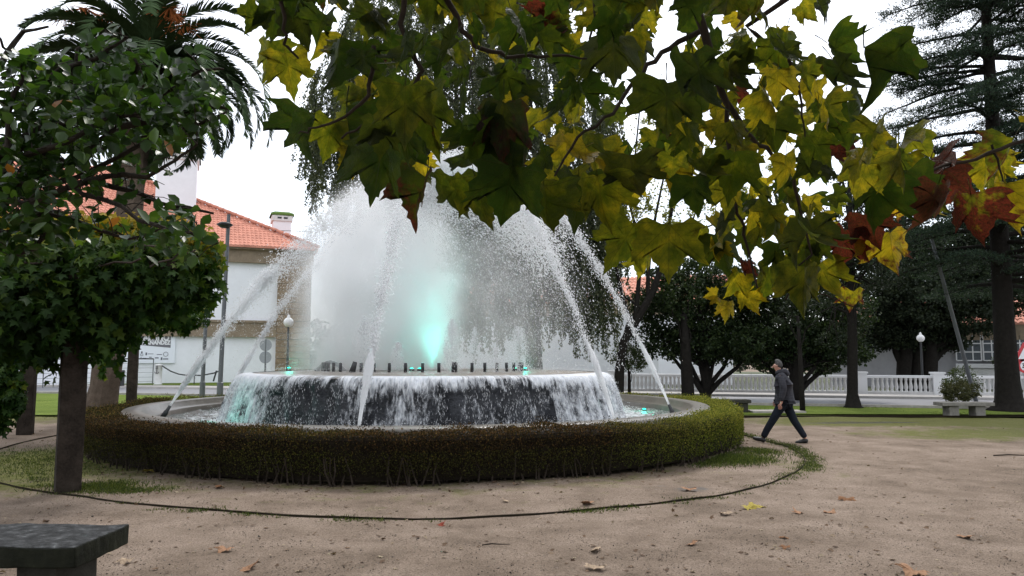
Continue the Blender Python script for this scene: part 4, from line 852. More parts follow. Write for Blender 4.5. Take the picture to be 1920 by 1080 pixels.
# cedar at right: straight trunk and tiers of flat limbs
def cedar():
    Yc = 24.0; base = G(1893, 772); base.z = 0; t = empty('cedar_tree', base, label='tall cedar with thick flared dark trunk and tiered limbs at the right edge', cat='tree')
    top = P(1842, -420, Yc)-base; b = MB(); Hc = top.z
    pts = [(0, 0, -.05), (0, 0, .12), (0, 0, .35), (0, 0, 1.0)]; rads = [.8, .52, .40, .34]
    lean = (P(1850, 200, Yc)-base); 
    for i in range(1, 12): z = 1+(Hc-1)*i/11; pts.append((lean.x*z/lean.z, 0, z)); rads.append(.34*(1-z/Hc*.93))
    b.tube([Vector(p) for p in pts], rads, 16, wob=.07)
    ppos, pdir = [], []
    zl = 4.2
    while zl < Hc-.5:
        n_l = 5
        for k in range(n_l):
            z = zl+random.uniform(-.3, .3); az = random.uniform(0, 2*math.pi); f = 1-z/Hc; ln = (1.3+3.6*f**.8)*random.uniform(.65, 1.1)
            o_ = Vector((lean.x*z/lean.z, 0, z)); d = Vector((math.cos(az), math.sin(az), 0)); rise = random.uniform(-.05, .22)
            pth = [o_+d*(ln*i/7)+Vector((0, 0, ln*(rise*i/7-.16*(i/7)**2)))+Vector((0, 0, random.uniform(-.04, .04))) for i in range(8)]
            b.tube(pth, [.075*f+.03-.012*i*(.075*f+.03)/.11 for i in range(8)], 6, cap=False)
            side = Vector((-d.y, d.x, 0))
            for j in range(2, 8):
                for sgn in (-1, 1):
                    if random.random() < .15: continue
                    bl_ = ln*.32*(1-j/10)*random.uniform(.6, 1.2)+.15; e0 = pth[j]; dd = (d*.7+side*sgn).normalized(); pts_b = [e0+dd*(bl_*i/4)+Vector((0, 0, -.06*bl_*i+random.uniform(-.02, .03))) for i in range(5)]
                    b.tube(pts_b, [.014, .012, .009, .006, .004], 4, cap=False)
                    for i in range(1, 5):
                        for _ in range(3): ppos.append(pts_b[i]+Vector((random.uniform(-.12, .12), random.uniform(-.12, .12), random.uniform(-.04, .10)))); pdir.append(dd)
            for i in range(1, 8):
                for _ in range(3): ppos.append(pth[i]+Vector((random.uniform(-.1, .1), random.uniform(-.1, .1), random.uniform(0, .12)))); pdir.append(d)
        zl += .52
    b.build('trunk', M['bark_dark'], t, smooth=True)
    c_ = np.repeat(np.array([tuple(p) for p in ppos]), 10, axis=0); N = len(c_); dd = np.repeat(np.array([tuple(p) for p in pdir]), 10, axis=0)
    p = c_+rng.normal(size=(N, 3))*np.array([.10, .10, .05]); yd = norm(dd*.5+rng.normal(size=(N, 3))*.7+np.array([0, 0, .35])); Rm = frames(yd, rand_dirs(N)); sc = np.stack([rng.uniform(.03, .055, N), rng.uniform(.07, .15, N), np.full(N, .05)], 1)
    V, Fc, kk = instance(T_RHO, F_RHO, p, Rm, sc); link('crown', fastmesh('crown', V, Fc, {'rnd': np.repeat(rng.random(N), kk)}), t, LM['cedar'], kind='stuff'); print('cedar', N)
cedar()

# weeping birch behind the fountain
def birch():
    Yt = 30.0; base = Vector((P(1002, 700, Yt).x, Yt, 0)); t = empty('weeping_birch', base, label='large weeping birch with hanging strands and one trunk behind the fountain', cat='tree')
    b = MB(); B3 = lambda px, py, dy=0: rv(px, py, Yt+dy, base)
    tp = [Vector((0, 0, -.1)), B3(1001, 660), B3(998, 600), B3(992, 520), B3(985, 420), B3(978, 300), B3(975, 160), B3(975, 0), B3(970, -150)]
    b.tube(tp, [.42, .34, .32, .3, .26, .22, .17, .12, .05], 12, wob=.06)
    pos = []; dirs = []
    strands = []
    N = 1250
    for i in range(N):
        # crown envelope (pixel space of the tree converted to metres at its own distance)
        px = random.uniform(585, 1150); u_ = (px-860)/290
        topy = -150+ (abs(u_)**2.2)*330; 
        if px < 640 and random.random() < .55: continue
        if px > 1000: bot = random.uniform(450, 655)
        elif px < 700: bot = random.uniform(250, 400)+ (px-585)*.4
        else: bot = random.uniform(400, 660)
        dep = random.uniform(-1, 1)*4*math.sqrt(max(0.05, 1-u_*u_*.8))
        sy = random.uniform(topy, bot-60) if bot-60 > topy else topy; Lp = random.uniform(90, 230)*30/1390/1
        st_ = B3(px, sy, dep); ln = min(Lp, (bot-sy)/1390*Yt+.4); strands.append((st_, ln))
    for i in range(520): sy = random.uniform(300, 560); strands.append((B3(random.uniform(850, 1125), sy, random.uniform(-2.5, 2.5)), min(random.uniform(1.2, 4.2), (random.uniform(600, 670)-sy)/1390*30)))
    for (px, sy, ey) in ((590, 180, 320), (600, 200, 370), (620, 200, 400), (636, 220, 410), (650, 190, 390), (672, 230, 400), (612, 240, 405), (582, 250, 340)):
        for _ in range(2): strands.append((B3(px+random.uniform(-4, 4), sy, random.uniform(-1, 1)), (ey-sy)/1390*30))
    limbs_t = [random.choice(strands)[0] for _ in range(70)]
    for s0 in limbs_t:
        i = random.randrange(2, 8); b.tube(bend_path(tp[i], s0+Vector((0, 0, .1)), 6, .3, -.12), [.075-.011*k for k in range(7)], 5, cap=False)
    for (s0, ln) in strands:
        n = max(4, int(ln/.35)); sway = Vector((random.uniform(-.08, .08), random.uniform(-.08, .08), 0)); out_ = Vector((s0.x, s0.y, 0)).normalized()*random.uniform(.1, .4) if s0.xy.length > .5 else Vector((0, 0, 0))
        pts = [s0+Vector((0, 0, -ln*k/n))+sway*k+out_*math.sin(min(1, k/3)*1.5)+Vector((random.uniform(-.03, .03), random.uniform(-.03, .03), 0)) for k in range(n+1)]
        b.tube(pts, .006, 3, cap=False)
        m_ = int(ln*58)
        for k in range(m_):
            f = random.random()*n; i = min(n-1, int(f)); q = pts[i].lerp(pts[i+1], f-i); pos.append((q.x+random.gauss(0, .05), q.y+random.gauss(0, .05), q.z))
    b.build('trunk', simple('birch_bark', (.05, .046, .042), .9, .5, 3, .7, .03), t, smooth=True)
    p = np.array(pos); N = len(p); yd = norm(rng.normal(size=(N, 3))*.5+np.array([0, 0, -1])); Rm = frames(yd, rand_dirs(N)); V, Fc, kk = instance(T_RHO, F_RHO, p, Rm, rng.uniform(.075, .14, N))
    link('crown', fastmesh('crown', V, Fc, {'rnd': np.repeat(np.clip(rng.normal(.45, .25, N), 0, 1), kk)}), t, LM['birch'], kind='stuff'); print('birch', N)
birch()

# palm at left
def palm():
    Yp = 20.5; base = G(190, 790); base = Vector((P(186, 740, Yp).x, Yp, 0)); t = empty('palm_tree', base, label='tall date palm with arching fronds and orange fruit stalks at upper left', cat='palm')
    top = rv(284, 118, Yp, base); b = MB(); n = 22; pts = []; rad = []
    for i in range(n+1):
        f = i/n; q = Vector((top.x*(f**.9)*.9+.05*math.sin(f*5), 0, top.z*f)); pts.append(q); rad.append((.37 if f > .06 else .37+(.06-f)*2)*(1-.10*f)+(.22*max(0, f-.82)/.18)+(.014 if i % 2 else 0))
    b.tube(pts, rad, 16, wob=.05); b.build('trunk', simple('palm_bark', (.11, .085, .065), .95, .4, 6, 1, .05), t)
    # leaf bases
    lb = MB(); hub = pts[-1]
    for i in range(90):
        a_ = random.uniform(0, 2*math.pi); z = hub.z-random.uniform(0, 1.9); r_ = .34+.1*random.random(); p0 = Vector((hub.x+r_*math.cos(a_), r_*math.sin(a_), z)); lb.tube([p0, p0+Vector((.18*math.cos(a_), .18*math.sin(a_), .22))], [.07, .03], 5)
    lb.build('leaf_bases', M['bark_dark'], t, kind='stuff')
    # frond meshes
    def frond_mesh(Lf, curve, twist, ang=R(62)):
        m = MB(); n_ = 14; pts_ = []
        q = Vector((0, 0, 0)); a_ = ang
        for i in range(n_+1):
            pts_.append(q.copy()); q = q+Vector((0, math.cos(a_), math.sin(a_)))*(Lf/n_); a_ -= curve*(.4+1.2*i/n_)/n_
        m.tube(pts_, [.035*(1-.85*i/n_) for i in range(n_+1)], 5)
        V = []; Fq = []
        NL = 72
        for k in range(NL):
            f = .12+.87*k/NL; x_ = f*n_; i = min(n_-1, int(x_)); p_ = pts_[i].lerp(pts_[i+1], x_-i); tg = (pts_[i+1]-pts_[i]).normalized(); up_ = Vector((1, 0, 0)).cross(tg)
            ll = .52*math.sin(math.pi*min(1, .12+f*.86))**.6+.08
            for s in (-1, 1):
                d = (Vector((s, 0, 0))*.78+tg*.72+up_*random.uniform(.1, .4)).normalized(); w_ = .024
                tip = p_+d*ll+Vector((0, 0, -.12*ll)); mid = p_+d*ll*.5; sd_ = tg*w_
                b0 = len(V); V += [p_-sd_, p_+sd_, mid+sd_*1.2, tip, mid-sd_*1.2]; Fq += [(b0, b0+1, b0+2, b0+4), (b0+4, b0+2, b0+3)]
        m.add(V, Fq, 0); return m.mesh('frond')
    FM = [frond_mesh(*q) for q in ((3.6, 1.7, 0), (3.5, 2.2, 0), (3.3, 2.7, 0), (3.1, 1.2, 0))]
    fm = simple('palm_frond', (.045, .075, .03), .65, .35, 3, .1); fm2 = simple('palm_frond_pale', (.17, .19, .11), .5, .3, 3, .1)
    for m_ in FM: m_.materials.append(fm)
    pale = FM[3].copy(); pale.materials.clear(); pale.materials.append(fm2)
    hub = hub+Vector((0, 0, .1))
    for i in range(62):
        tilt = [random.uniform(-5, 25), random.uniform(20, 55), random.uniform(50, 85)][i % 3]; a_ = i*2.39996+random.uniform(-.1, .1)
        m_ = random.choice(FM[:3]); o_ = link('frond', m_, t); M4 = Matrix.Rotation(a_, 4, 'Z') @ Matrix.Rotation(R(-tilt), 4, 'X'); o_.location = hub+Vector((0, 0, -.35*tilt/60)); o_.rotation_euler = M4.to_euler(); s_ = random.uniform(.85, 1.1); o_.scale = (s_, s_, s_)
    drm = []
    for (a0, ln_, cv) in ((R(18), 4.6, 2.5), (R(30), 4.9, 2.9), (R(5), 4.0, 2.0)):
        m_ = frond_mesh(ln_, cv, 0, a0); m_.materials.append(fm); drm.append(m_)
    for (a_, s_) in ((-90, 1), (-78, .95), (-100, .9), (-65, 1), (-112, 1), (-84, .8), (92, 1), (78, .9), (110, .95), (100, .8), (-125, .9), (-50, .85), (-95, 1.05), (-72, 1.05)):
        o_ = link('frond', random.choice(drm), t, label='drooping lower palm frond'); o_.location = hub+Vector((0, 0, -.35)); o_.rotation_euler = (0, 0, R(a_)); o_.scale = (s_,)*3
    for (a_, tilt, s_) in ((92, 48, 1.1), (80, 40, 1.15), (100, 58, 1.1), (88, 66, 1.1), (110, 45, 1.1), (-88, 42, 1.1), (-80, 52, 1.12), (-98, 60, 1.1), (75, 75, 1.05), (-76, 70, 1.1)):
        o_ = link('frond', random.choice(FM[:2]), t); M4 = Matrix.Rotation(R(a_), 4, 'Z') @ Matrix.Rotation(R(-tilt), 4, 'X'); o_.location = hub+Vector((0, 0, -.1)); o_.rotation_euler = M4.to_euler(); o_.scale = (s_,)*3
    # hanging fronds at right and left, drooping against the trunk
    for (a_, tilt, s_) in ((-75, 118, .95), (-92, 112, 1.0), (-100, 125, .9), (-60, 105, .9), (-85, 98, 1.0), (85, 120, .9), (70, 110, .95), (100, 128, .8), (-110, 135, .7), (-70, 128, .8)):
        o_ = link('frond', random.choice(FM[1:3]), t, label='drooping lower palm frond'); M4 = Matrix.Rotation(R(a_), 4, 'Z') @ Matrix.Rotation(R(-tilt), 4, 'X'); o_.location = hub+Vector((0, 0, -.4)); o_.rotation_euler = M4.to_euler(); o_.scale = (s_,)*3
    for (a_, tilt) in ((170, 95), (205, 100), (150, 105)):
        o_ = link('frond', pale, t, label='pale short frond facing the viewer'); M4 = Matrix.Rotation(R(a_), 4, 'Z') @ Matrix.Rotation(R(-tilt), 4, 'X'); o_.location = hub+Vector((0, -.2, .2)); o_.rotation_euler = M4.to_euler(); o_.scale = (.35,)*3
    # fruit stalks
    fr = simple('orange_fruit_stalk', (.34, .11, .035), .7, .3, 8, .3)
    for (px, py) in ((160, 22), (178, 40), (330, 35), (345, 52), (120, 28), (318, 20), (200, 30)):
        c_ = rv(px, py, Yp-.5+random.uniform(-.3, .3), base); m = MB(); m.tube(bend_path(hub+Vector((0, -.2, 0)), c_+Vector((0, 0, .1)), 5, .1, -.1), .02, 5)
        for k in range(55):
            e_ = c_+Vector((random.gauss(0, .22), random.gauss(0, .15), random.gauss(-.08, .13))); m.tube([c_+Vector((0, 0, .1)), e_], [.008, .012], 3)
        m.build('fruit_stalk', fr, t)
palm()

# ------------------------------------------------------------------ pergola with vines at left
pg_m = simple('weathered_pillar', (.034, .027, .022), .9, .7, 5, .8, .02)
perg = empty('pergola', (-6.0, 10, 0), label='stone pillared pergola at left with a thick roof of vine leaves', cat='pergola')
PO = Vector((-6.0, 10, 0))
def pillar(px0, px1, py, w_, top=2.75, rz=.5):
    q = G((px0+px1)/2, py); b = MB(); mt = Matrix.Translation(q-PO) @ Matrix.Rotation(rz, 4, 'Z')
    n = 9
    V = []
    for i in range(n+1):
        z = -.05+(top+.05)*i/n
        for (x, y) in ((-1, -1), (1, -1), (1, 1), (-1, 1)): V.append(mt @ Vector((x*w_/2+random.uniform(-.006, .006), y*w_/2+random.uniform(-.006, .006), z)))
    b.add(V, [(i*4+j, i*4+(j+1) % 4, i*4+4+(j+1) % 4, i*4+4+j) for i in range(n) for j in range(4)]+[(n*4, n*4+1, n*4+2, n*4+3)])
    b.build('pillar', pg_m, perg, bevel=.015); return q
q1 = pillar(97, 156, 919, .30, rz=.62)
q2 = pillar(34, 60, 813, .30, 2.75, rz=.35)
q3 = pillar(233, 258, 768, .30, 2.75, rz=.35)
bm_ = MB()
def beam(a_, b__, z, w_=.12, h_=.16):
    d = (b__-a_).normalized(); s = Vector((-d.y, d.x, 0))*w_/2; A_, B_ = a_-d*.5-PO, b__+d*.5-PO
    V = [A_-s, A_+s, B_+s, B_-s]; bm_.add([(v.x, v.y, z) for v in V]+[(v.x, v.y, z+h_) for v in V], [(3, 2, 1, 0), (4, 5, 6, 7), (0, 1, 5, 4), (1, 2, 6, 5), (2, 3, 7, 6), (3, 0, 4, 7)])
beam(q1, q2, 2.72); beam(q1, q3, 2.74); beam(q2, q3, 2.76)
for f in np.linspace(0, 1, 7): a_ = q1.lerp(q2, f); b__ = q1.lerp(q3, f); beam(a_+Vector((-.8, 0, 0)), b__+Vector((.8, 0, 0)), 2.92, .08, .1)
bm_.build('beams', M['twig'], perg)
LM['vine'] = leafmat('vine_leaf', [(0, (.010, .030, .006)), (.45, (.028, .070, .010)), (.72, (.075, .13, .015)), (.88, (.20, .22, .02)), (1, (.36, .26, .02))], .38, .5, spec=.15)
VT, VF = T_LOB, F_LOB3
def pergola_leaves():
    # canopy: a rounded slab of vines, front nose at px ~415 for depth 11-12
    P_, RN = [], []
    def add(c, r, N, bias=0, sh=.6):
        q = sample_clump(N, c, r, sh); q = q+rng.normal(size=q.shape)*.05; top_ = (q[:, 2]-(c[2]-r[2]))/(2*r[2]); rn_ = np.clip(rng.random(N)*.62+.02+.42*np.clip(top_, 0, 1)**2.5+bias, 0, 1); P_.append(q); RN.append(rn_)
    for (px, py, Y, rx, ry, rz, N, bi) in ((305, 515, 10.5, .70, .9, .60, 2600, .02), (230, 525, 10.2, .8, .9, .62, 2300, 0), (120, 520, 10, .95, .9, .65, 2300, 0), (10, 525, 10, 1.0, 1.0, .7, 2200, 0), (358, 500, 10.8, .28, .5, .40, 700, .12), (60, 590, 9.7, .9, .8, .6, 1500, -.05), (160, 600, 10.2, .6, .8, .5, 900, -.05),
                                       (300, 428, 10.6, .6, .6, .10, 420, .6), (180, 425, 10.4, .7, .6, .10, 420, .6), (40, 425, 10.2, .8, .6, .12, 480, .6), (380, 470, 10.6, .22, .4, .2, 260, .3), (-60, 560, 9, .9, .9, .9, 1200, 0), (285, 450, 11, .8, .8, .22, 1100, .32), (130, 440, 10.8, 1.3, .8, .22, 1500, .34), (0, 445, 10.5, .9, .8, .25, 900, .3), (200, 610, 10.5, .35, .4, .3, 400, 0)):
        q = P(px, py, Y); add((q.x, q.y, q.z), (rx, ry, rz), N, bi)
    # farther pergola part lower behind
    for (px, py, Y, rx, ry, rz, N, bi) in ((330, 590, 16, .55, .8, .34, 800, .12), (280, 592, 16.5, .45, .8, .34, 700, .12), (210, 610, 16.5, .6, .8, .5, 700, .05), (130, 625, 15.5, .6, .8, .40, 600, .05), (60, 635, 15, .7, .8, .45, 700, .05), (5, 640, 14.5, .6, .8, .5, 600, 0), (350, 585, 16, .35, .6, .3, 400, .15)  ):
        q = P(px, py, Y); add((q.x, q.y, q.z), (rx, ry, rz), N, bi)
    # hanging curtain at far left edge
    for (px, py, Y, rx, ry, rz, N) in ((10, 700, 14, .22, .3, .7, 700), (28, 740, 14, .10, .2, .35, 200), (0, 770, 14, .22, .3, .4, 300)):
        q = P(px, py, Y); add((q.x, q.y, q.z), (rx, ry, rz), N, 0)
    for _ in range(34):
        px = random.uniform(-20, 235); Yq = random.uniform(9.6, 11); n_ = random.randint(8, 20); y0_ = random.uniform(560, 600)-max(0, px-300)*.4; q = P(px, y0_, Yq); P_.append(np.array([[q.x+rng.normal()*.05, q.y+rng.normal()*.05, q.z-.045*i_] for i_ in range(n_)])); RN.append(rng.uniform(.2, .75, n_))
    # one trailing tendril
    q = P(193, 690, 13); P_.append(np.array([[q.x+rng.normal()*.02, q.y, P(193, 640+70*i/30, 13).z] for i in range(30)])); RN.append(rng.uniform(.4, .8, 30))
    p = np.concatenate(P_)-np.array(PO); rnd = np.concatenate(RN); N = len(p); p = p[rng.permutation(N)] if False else p
    yd = norm(rng.normal(size=(N, 3))*.45+np.array([0, -.35, -.9])); Rm = frames(yd, norm(rng.normal(size=(N, 3))*.7+np.array([.2, -.9, .7]))); sz = rng.uniform(.09, .165, N)
    # the 300 nearest and lowest read singly
    pc = p+np.array(PO); score = np.where((pc[:, 1] < 10.2), pc[:, 1], 99)+rng.random(N)*.8
    order = np.argsort(score); big = order[:260]; rest = order[260:]
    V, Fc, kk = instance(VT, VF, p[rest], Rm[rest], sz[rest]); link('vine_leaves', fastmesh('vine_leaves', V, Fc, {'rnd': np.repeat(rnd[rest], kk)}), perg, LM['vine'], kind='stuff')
    meshes = []
    for c_ in (.1, .25, .4, .55, .7, .9):
        V, Fc, kk = instance(VT, VF, np.zeros((1, 3)), np.eye(3)[None], np.ones(1)); m_ = fastmesh('vine_leaf', V, Fc, {'rnd': np.full(len(V), c_)}); m_.materials.append(LM['vine']); meshes.append(m_)
    for i in big:
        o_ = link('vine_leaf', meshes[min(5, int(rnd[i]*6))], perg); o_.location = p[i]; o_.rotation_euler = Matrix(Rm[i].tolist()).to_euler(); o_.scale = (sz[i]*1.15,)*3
pergola_leaves()
# woody vine stems
b = MB()
for k in range(14):
    q = Vector((random.uniform(-8.5, -4.6), random.uniform(9, 11), 2.9))-PO; b.tube(bend_path(q, q+Vector((random.uniform(-1.2, 1.2), random.uniform(-1, 1), random.uniform(-.1, .4))), 6, .5), .014, 5)
b.build('vine_stems', M['twig'], perg, kind='stuff')

# ------------------------------------------------------------------ camellia at upper left
def camellia():
    LMc = leafmat('camellia_leaf', [(0, (.010, .030, .006)), (.5, (.026, .065, .009)), (.85, (.06, .12, .014)), (.97, (.14, .19, .02)), (1, (.36, .14, .02))], .34, .3, spec=.32, tr_gain=2.2)
    base = Vector((-6.6, 5.9, 0)); t = empty('camellia_tree', base, label='camellia tree with glossy rounded leaves reaching in at the upper left', cat='tree')
    Yc = 5.6
    def B3(px, py, dy=0): return P(px, py, Yc+dy)-base
    b = MB()
    b.tube([Vector((0, 0, -.1)), Vector((.05, 0, .8)), Vector((.1, -.05, 1.6)), B3(-260, 480), B3(-180, 400), B3(-60, 330), B3(30, 270), B3(80, 240)], [.13, .11, .1, .09, .08, .065, .045, .03], 10, wob=.05)
    paths = [[(-60, 330), (20, 300), (90, 240), (130, 160), (150, 90), (200, 60)], [(30, 270), (130, 300), (220, 240), (300, 180), (380, 130), (420, 130)], [(-60, 340), (60, 350), (150, 330), (230, 290), (300, 250), (380, 230), (425, 210)], [(-60, 360), (40, 385), (130, 350), (220, 390), (290, 420), (350, 440), (410, 455)],
             [(-100, 380), (0, 330), (60, 250), (60, 170), (20, 100), (-10, 60)], [(130, 350), (200, 330), (280, 330), (330, 300), (370, 270)], [(-60, 400), (10, 440), (80, 400), (160, 420), (240, 450), (300, 430)], [(90, 240), (160, 220), (230, 170), (260, 120), (230, 90)], [(60, 350), (90, 430), (60, 470), (20, 480)], [(20, 300), (10, 220), (40, 150), (30, 110)],
             [(150, 330), (250, 360), (330, 385), (400, 400)], [(220, 240), (310, 220), (380, 200), (430, 205)], [(0, 120), (40, 60), (90, 50)], [(20, 300), (120, 270), (200, 220), (280, 210)], [(60, 170), (110, 130), (180, 110), (240, 70)], [(0, 380), (80, 330), (160, 290), (250, 260), (340, 240)]]
    anchors = []
    for pth in paths:
        dy0 = random.uniform(-.5, .5); pts = [B3(x, y, dy0+random.uniform(-.15, .15)) for x, y in pth]
        fine = []
        for i in range(len(pts)-1):
            for f in (0, .33, .66): fine.append(pts[i].lerp(pts[i+1], f)+Vector((random.uniform(-.02, .02),)*3))
        fine.append(pts[-1]); n = len(fine); b.tube(fine, [.022*(1-.8*i/n)+.003 for i in range(n)], 6, cap=False)
        for i in range(n):
            for _ in range(3):
                e_ = fine[i]+Vector((random.gauss(0, .09), random.gauss(0, .14), random.gauss(.02, .085))); 
                w_ = e_+base; zc_ = w_.z-H; dp = w_.y*math.cos(PITCH)+zc_*math.sin(PITCH); ax_ = 960+F*w_.x/dp; ay_ = 540-F*(-w_.y*math.sin(PITCH)+zc_*math.cos(PITCH))/dp
                if ay_ < np.interp(ax_, [0, 60, 130, 180, 230, 260, 330, 400, 430], [95, 90, 115, 45, 40, 95, 60, 50, 140])+12 or ax_ > np.interp(ay_, [40, 120, 220, 260, 300, 400, 470], [255, 405, 430, 370, 330, 370, 425])-10: continue
                if random.random() < .8: b.tube([fine[i], fine[i].lerp(e_, .5)+Vector((0, 0, .02)), e_], [.005, .004, .003], 4, cap=False)
                anchors.append(e_)
    b.build('branch', M['bark'], t, smooth=True)
    A_ = np.array([tuple(a_) for a_ in anchors]); N = len(A_)*5
    # drop anchors in gaps of sky
    idx = rng.integers(0, len(A_), N); p = A_[idx]+rng.normal(size=(N, 3))*np.array([.075, .08, .06]); 
    yd = norm(rng.normal(size=(N, 3))*.8+np.array([.1, 0, -.35])); Rm = frames(yd, norm(rng.normal(size=(N, 3))*.6+np.array([0, -.5, .7]))); sz = rng.uniform(.085, .13, N); rnd = np.clip(rng.beta(2, 2.4, N)*.92+(rng.random(N) < .01)*.5, 0, 1)
    w_ = p+np.array(base); zc_ = w_[:, 2]-H; dp = w_[:, 1]*math.cos(PITCH)+zc_*math.sin(PITCH); pxx = 960+F*w_[:, 0]/dp; pyy = 540-F*(-w_[:, 1]*math.sin(PITCH)+zc_*math.cos(PITCH))/dp
    okk = (pyy > np.interp(pxx, [0, 60, 130, 180, 230, 260, 330, 400, 430], [95, 90, 115, 45, 40, 95, 60, 50, 140])) & (pxx < np.interp(pyy, [40, 120, 220, 260, 300, 400, 470], [255, 405, 430, 370, 330, 370, 425])) & (pyy < 480) & ~((pxx > 262) & (pxx < 365) & (pyy > 270) & (pyy < 385) & (rng.random(N) < .85)) & ~((pxx > 190) & (pxx < 262) & (pyy > 225) & (rng.random(N) < .55)) & ~((pxx > 90) & (pxx < 290) & (pyy > 312) & (pyy < 412) & (rng.random(N) < .72))
    p, yd, Rm, sz, rnd = p[okk], yd[okk], Rm[okk], sz[okk], rnd[okk]; N = len(p)
    T = [(x*1.05, y, z*1.2) for x, y, z in T_OVAL]
    order = np.argsort(p[:, 1]+rng.random(N)*.1); big, rest = order[:290], order[290:]
    V, Fc, kk = instance(T, F_OVAL3, p[rest], Rm[rest], sz[rest]); link('leaves', fastmesh('leaves', V, Fc, {'rnd': np.repeat(rnd[rest], kk)}), t, LMc, kind='stuff')
    ms = []
    for c_ in (.1, .3, .5, .7, .85, 1):
        V, Fc, kk = instance(T, F_OVAL3, np.zeros((1, 3)), np.eye(3)[None], np.ones(1)); m_ = fastmesh('leaf', V, Fc, {'rnd': np.full(len(V), c_)}); m_.materials.append(LMc); ms.append(m_)
    for i in big:
        o_ = link('leaf', ms[min(5, int(rnd[i]*6))], t); o_.location = p[i]; o_.rotation_euler = Matrix(Rm[i].tolist()).to_euler(); o_.scale = (sz[i],)*3
    print('camellia', N)
camellia()

# ------------------------------------------------------------------ plane tree overhead (foreground)
def plane_leaf_mat():
    m, t = newmat('plane_leaf'); n = NT(t); p = n.coord()
    oi = t.nodes.new('ShaderNodeObjectInfo'); oc = oi.outputs['Color']; rn_ = oi.outputs['Random']
    X, Y = n.attr('lx'), n.attr('ly'); cp = t.nodes.new('ShaderNodeCombineXYZ'); n.set(cp.inputs[0], X); n.set(cp.inputs[1], Y); n.set(cp.inputs[2], n.attr('lz')); p = cp.outputs[0]
    r = n.math('SQRT', n.math('ADD', n.math('MULTIPLY', X, X), n.math('MULTIPLY', Y, Y))); th = n.math('ABSOLUTE', n.math('ARCTAN2', X, Y))
    dd = n.math('MINIMUM', th, n.math('MINIMUM', n.math('ABSOLUTE', n.math('SUBTRACT', th, .85)), n.math('ABSOLUTE', n.math('SUBTRACT', th, 1.62))))
    vd = n.math('MULTIPLY', dd, r); vein = n.math('SUBTRACT', 1, n.math('DIVIDE', vd, .011), clamp=True)
    # secondary veins: stripes running out from the main vein
    sec = n.math('SINE', n.math('ADD', n.math('MULTIPLY', r, 55), n.math('MULTIPLY', n.math('MULTIPLY', dd, r), -75))); sec = n.maprange(sec, .82, 1, 0, .55)
    off = t.nodes.new('ShaderNodeVectorMath'); off.operation = 'ADD'; n.set(off.inputs[0], p); cx = t.nodes.new('ShaderNodeCombineXYZ'); n.set(cx.inputs[2], n.math('MULTIPLY', rn_, 37)); n.set(off.inputs[1], cx.outputs[0])
    nz = n.noise(3.2, 5, .65, off.outputs[0]); n2 = n.noise(24, 4, .7, off.outputs[0])
    sp = t.nodes.new('ShaderNodeSeparateColor'); n.set(sp.inputs[0], oc); hue, redm, dark = sp.outputs[0], sp.outputs[1], sp.outputs[2]
    base = n.ramp(n.math('ADD', hue, n.math('MULTIPLY', n.math('SUBTRACT', nz, .5), 1.0)), [(0, (.018, .036, .004)), (.28, (.050, .068, .005)), (.5, (.13, .13, .008)), (.78, (.36, .27, .012)), (1, (.48, .26, .015))])
    redc = n.ramp(n2, [(.35, (.028, .008, .006)), (.65, (.115, .020, .014))])
    # red creeps in from the margins and in blotches
    rm = n.maprange(n.math('ADD', n.math('MULTIPLY', n.math('ADD', n.math('MULTIPLY', n.noise(5, 4, .6, off.outputs[0]), 1.6), n.math('MULTIPLY', r, .55)), 1), n.math('MULTIPLY', redm, 1.5)), 1.75, 2.05, 0, 1)
    c = n.mix(rm, base, redc); c = n.mix(n.math('MULTIPLY', dark, 1.0), c, (.022, .018, .008, 1)); c = n.mix(n.math('MULTIPLY', n.maprange(n2, .60, .72, 0, 1), .5), c, (.03, .015, .006, 1)); c = n.mix(n.math('MULTIPLY', vein, .6), c, (.03, .03, .008, 1)); c = n.mix(n.math('MULTIPLY', sec, .55), c, (.03, .03, .008, 1))
    b_ = n.bsdf(n.mix(.25, c, (.02, .03, .02, 1)), .42, n.bump(n.math('ADD', n.math('MULTIPLY', vein, -1), n2), .6, .04), Specular_IOR_Level=.22)
    tr = t.nodes.new('ShaderNodeBsdfTranslucent'); n.set(tr.inputs[0], n.mix(1, c, (1.8, 1.8, 1.2, 1), 'MULTIPLY'))
    mx = t.nodes.new('ShaderNodeMixShader'); mx.inputs[0].default_value = .6; t.links.new(b_, mx.inputs[1]); t.links.new(tr.outputs[0], mx.inputs[2]); n.out(mx.outputs[0]); return m
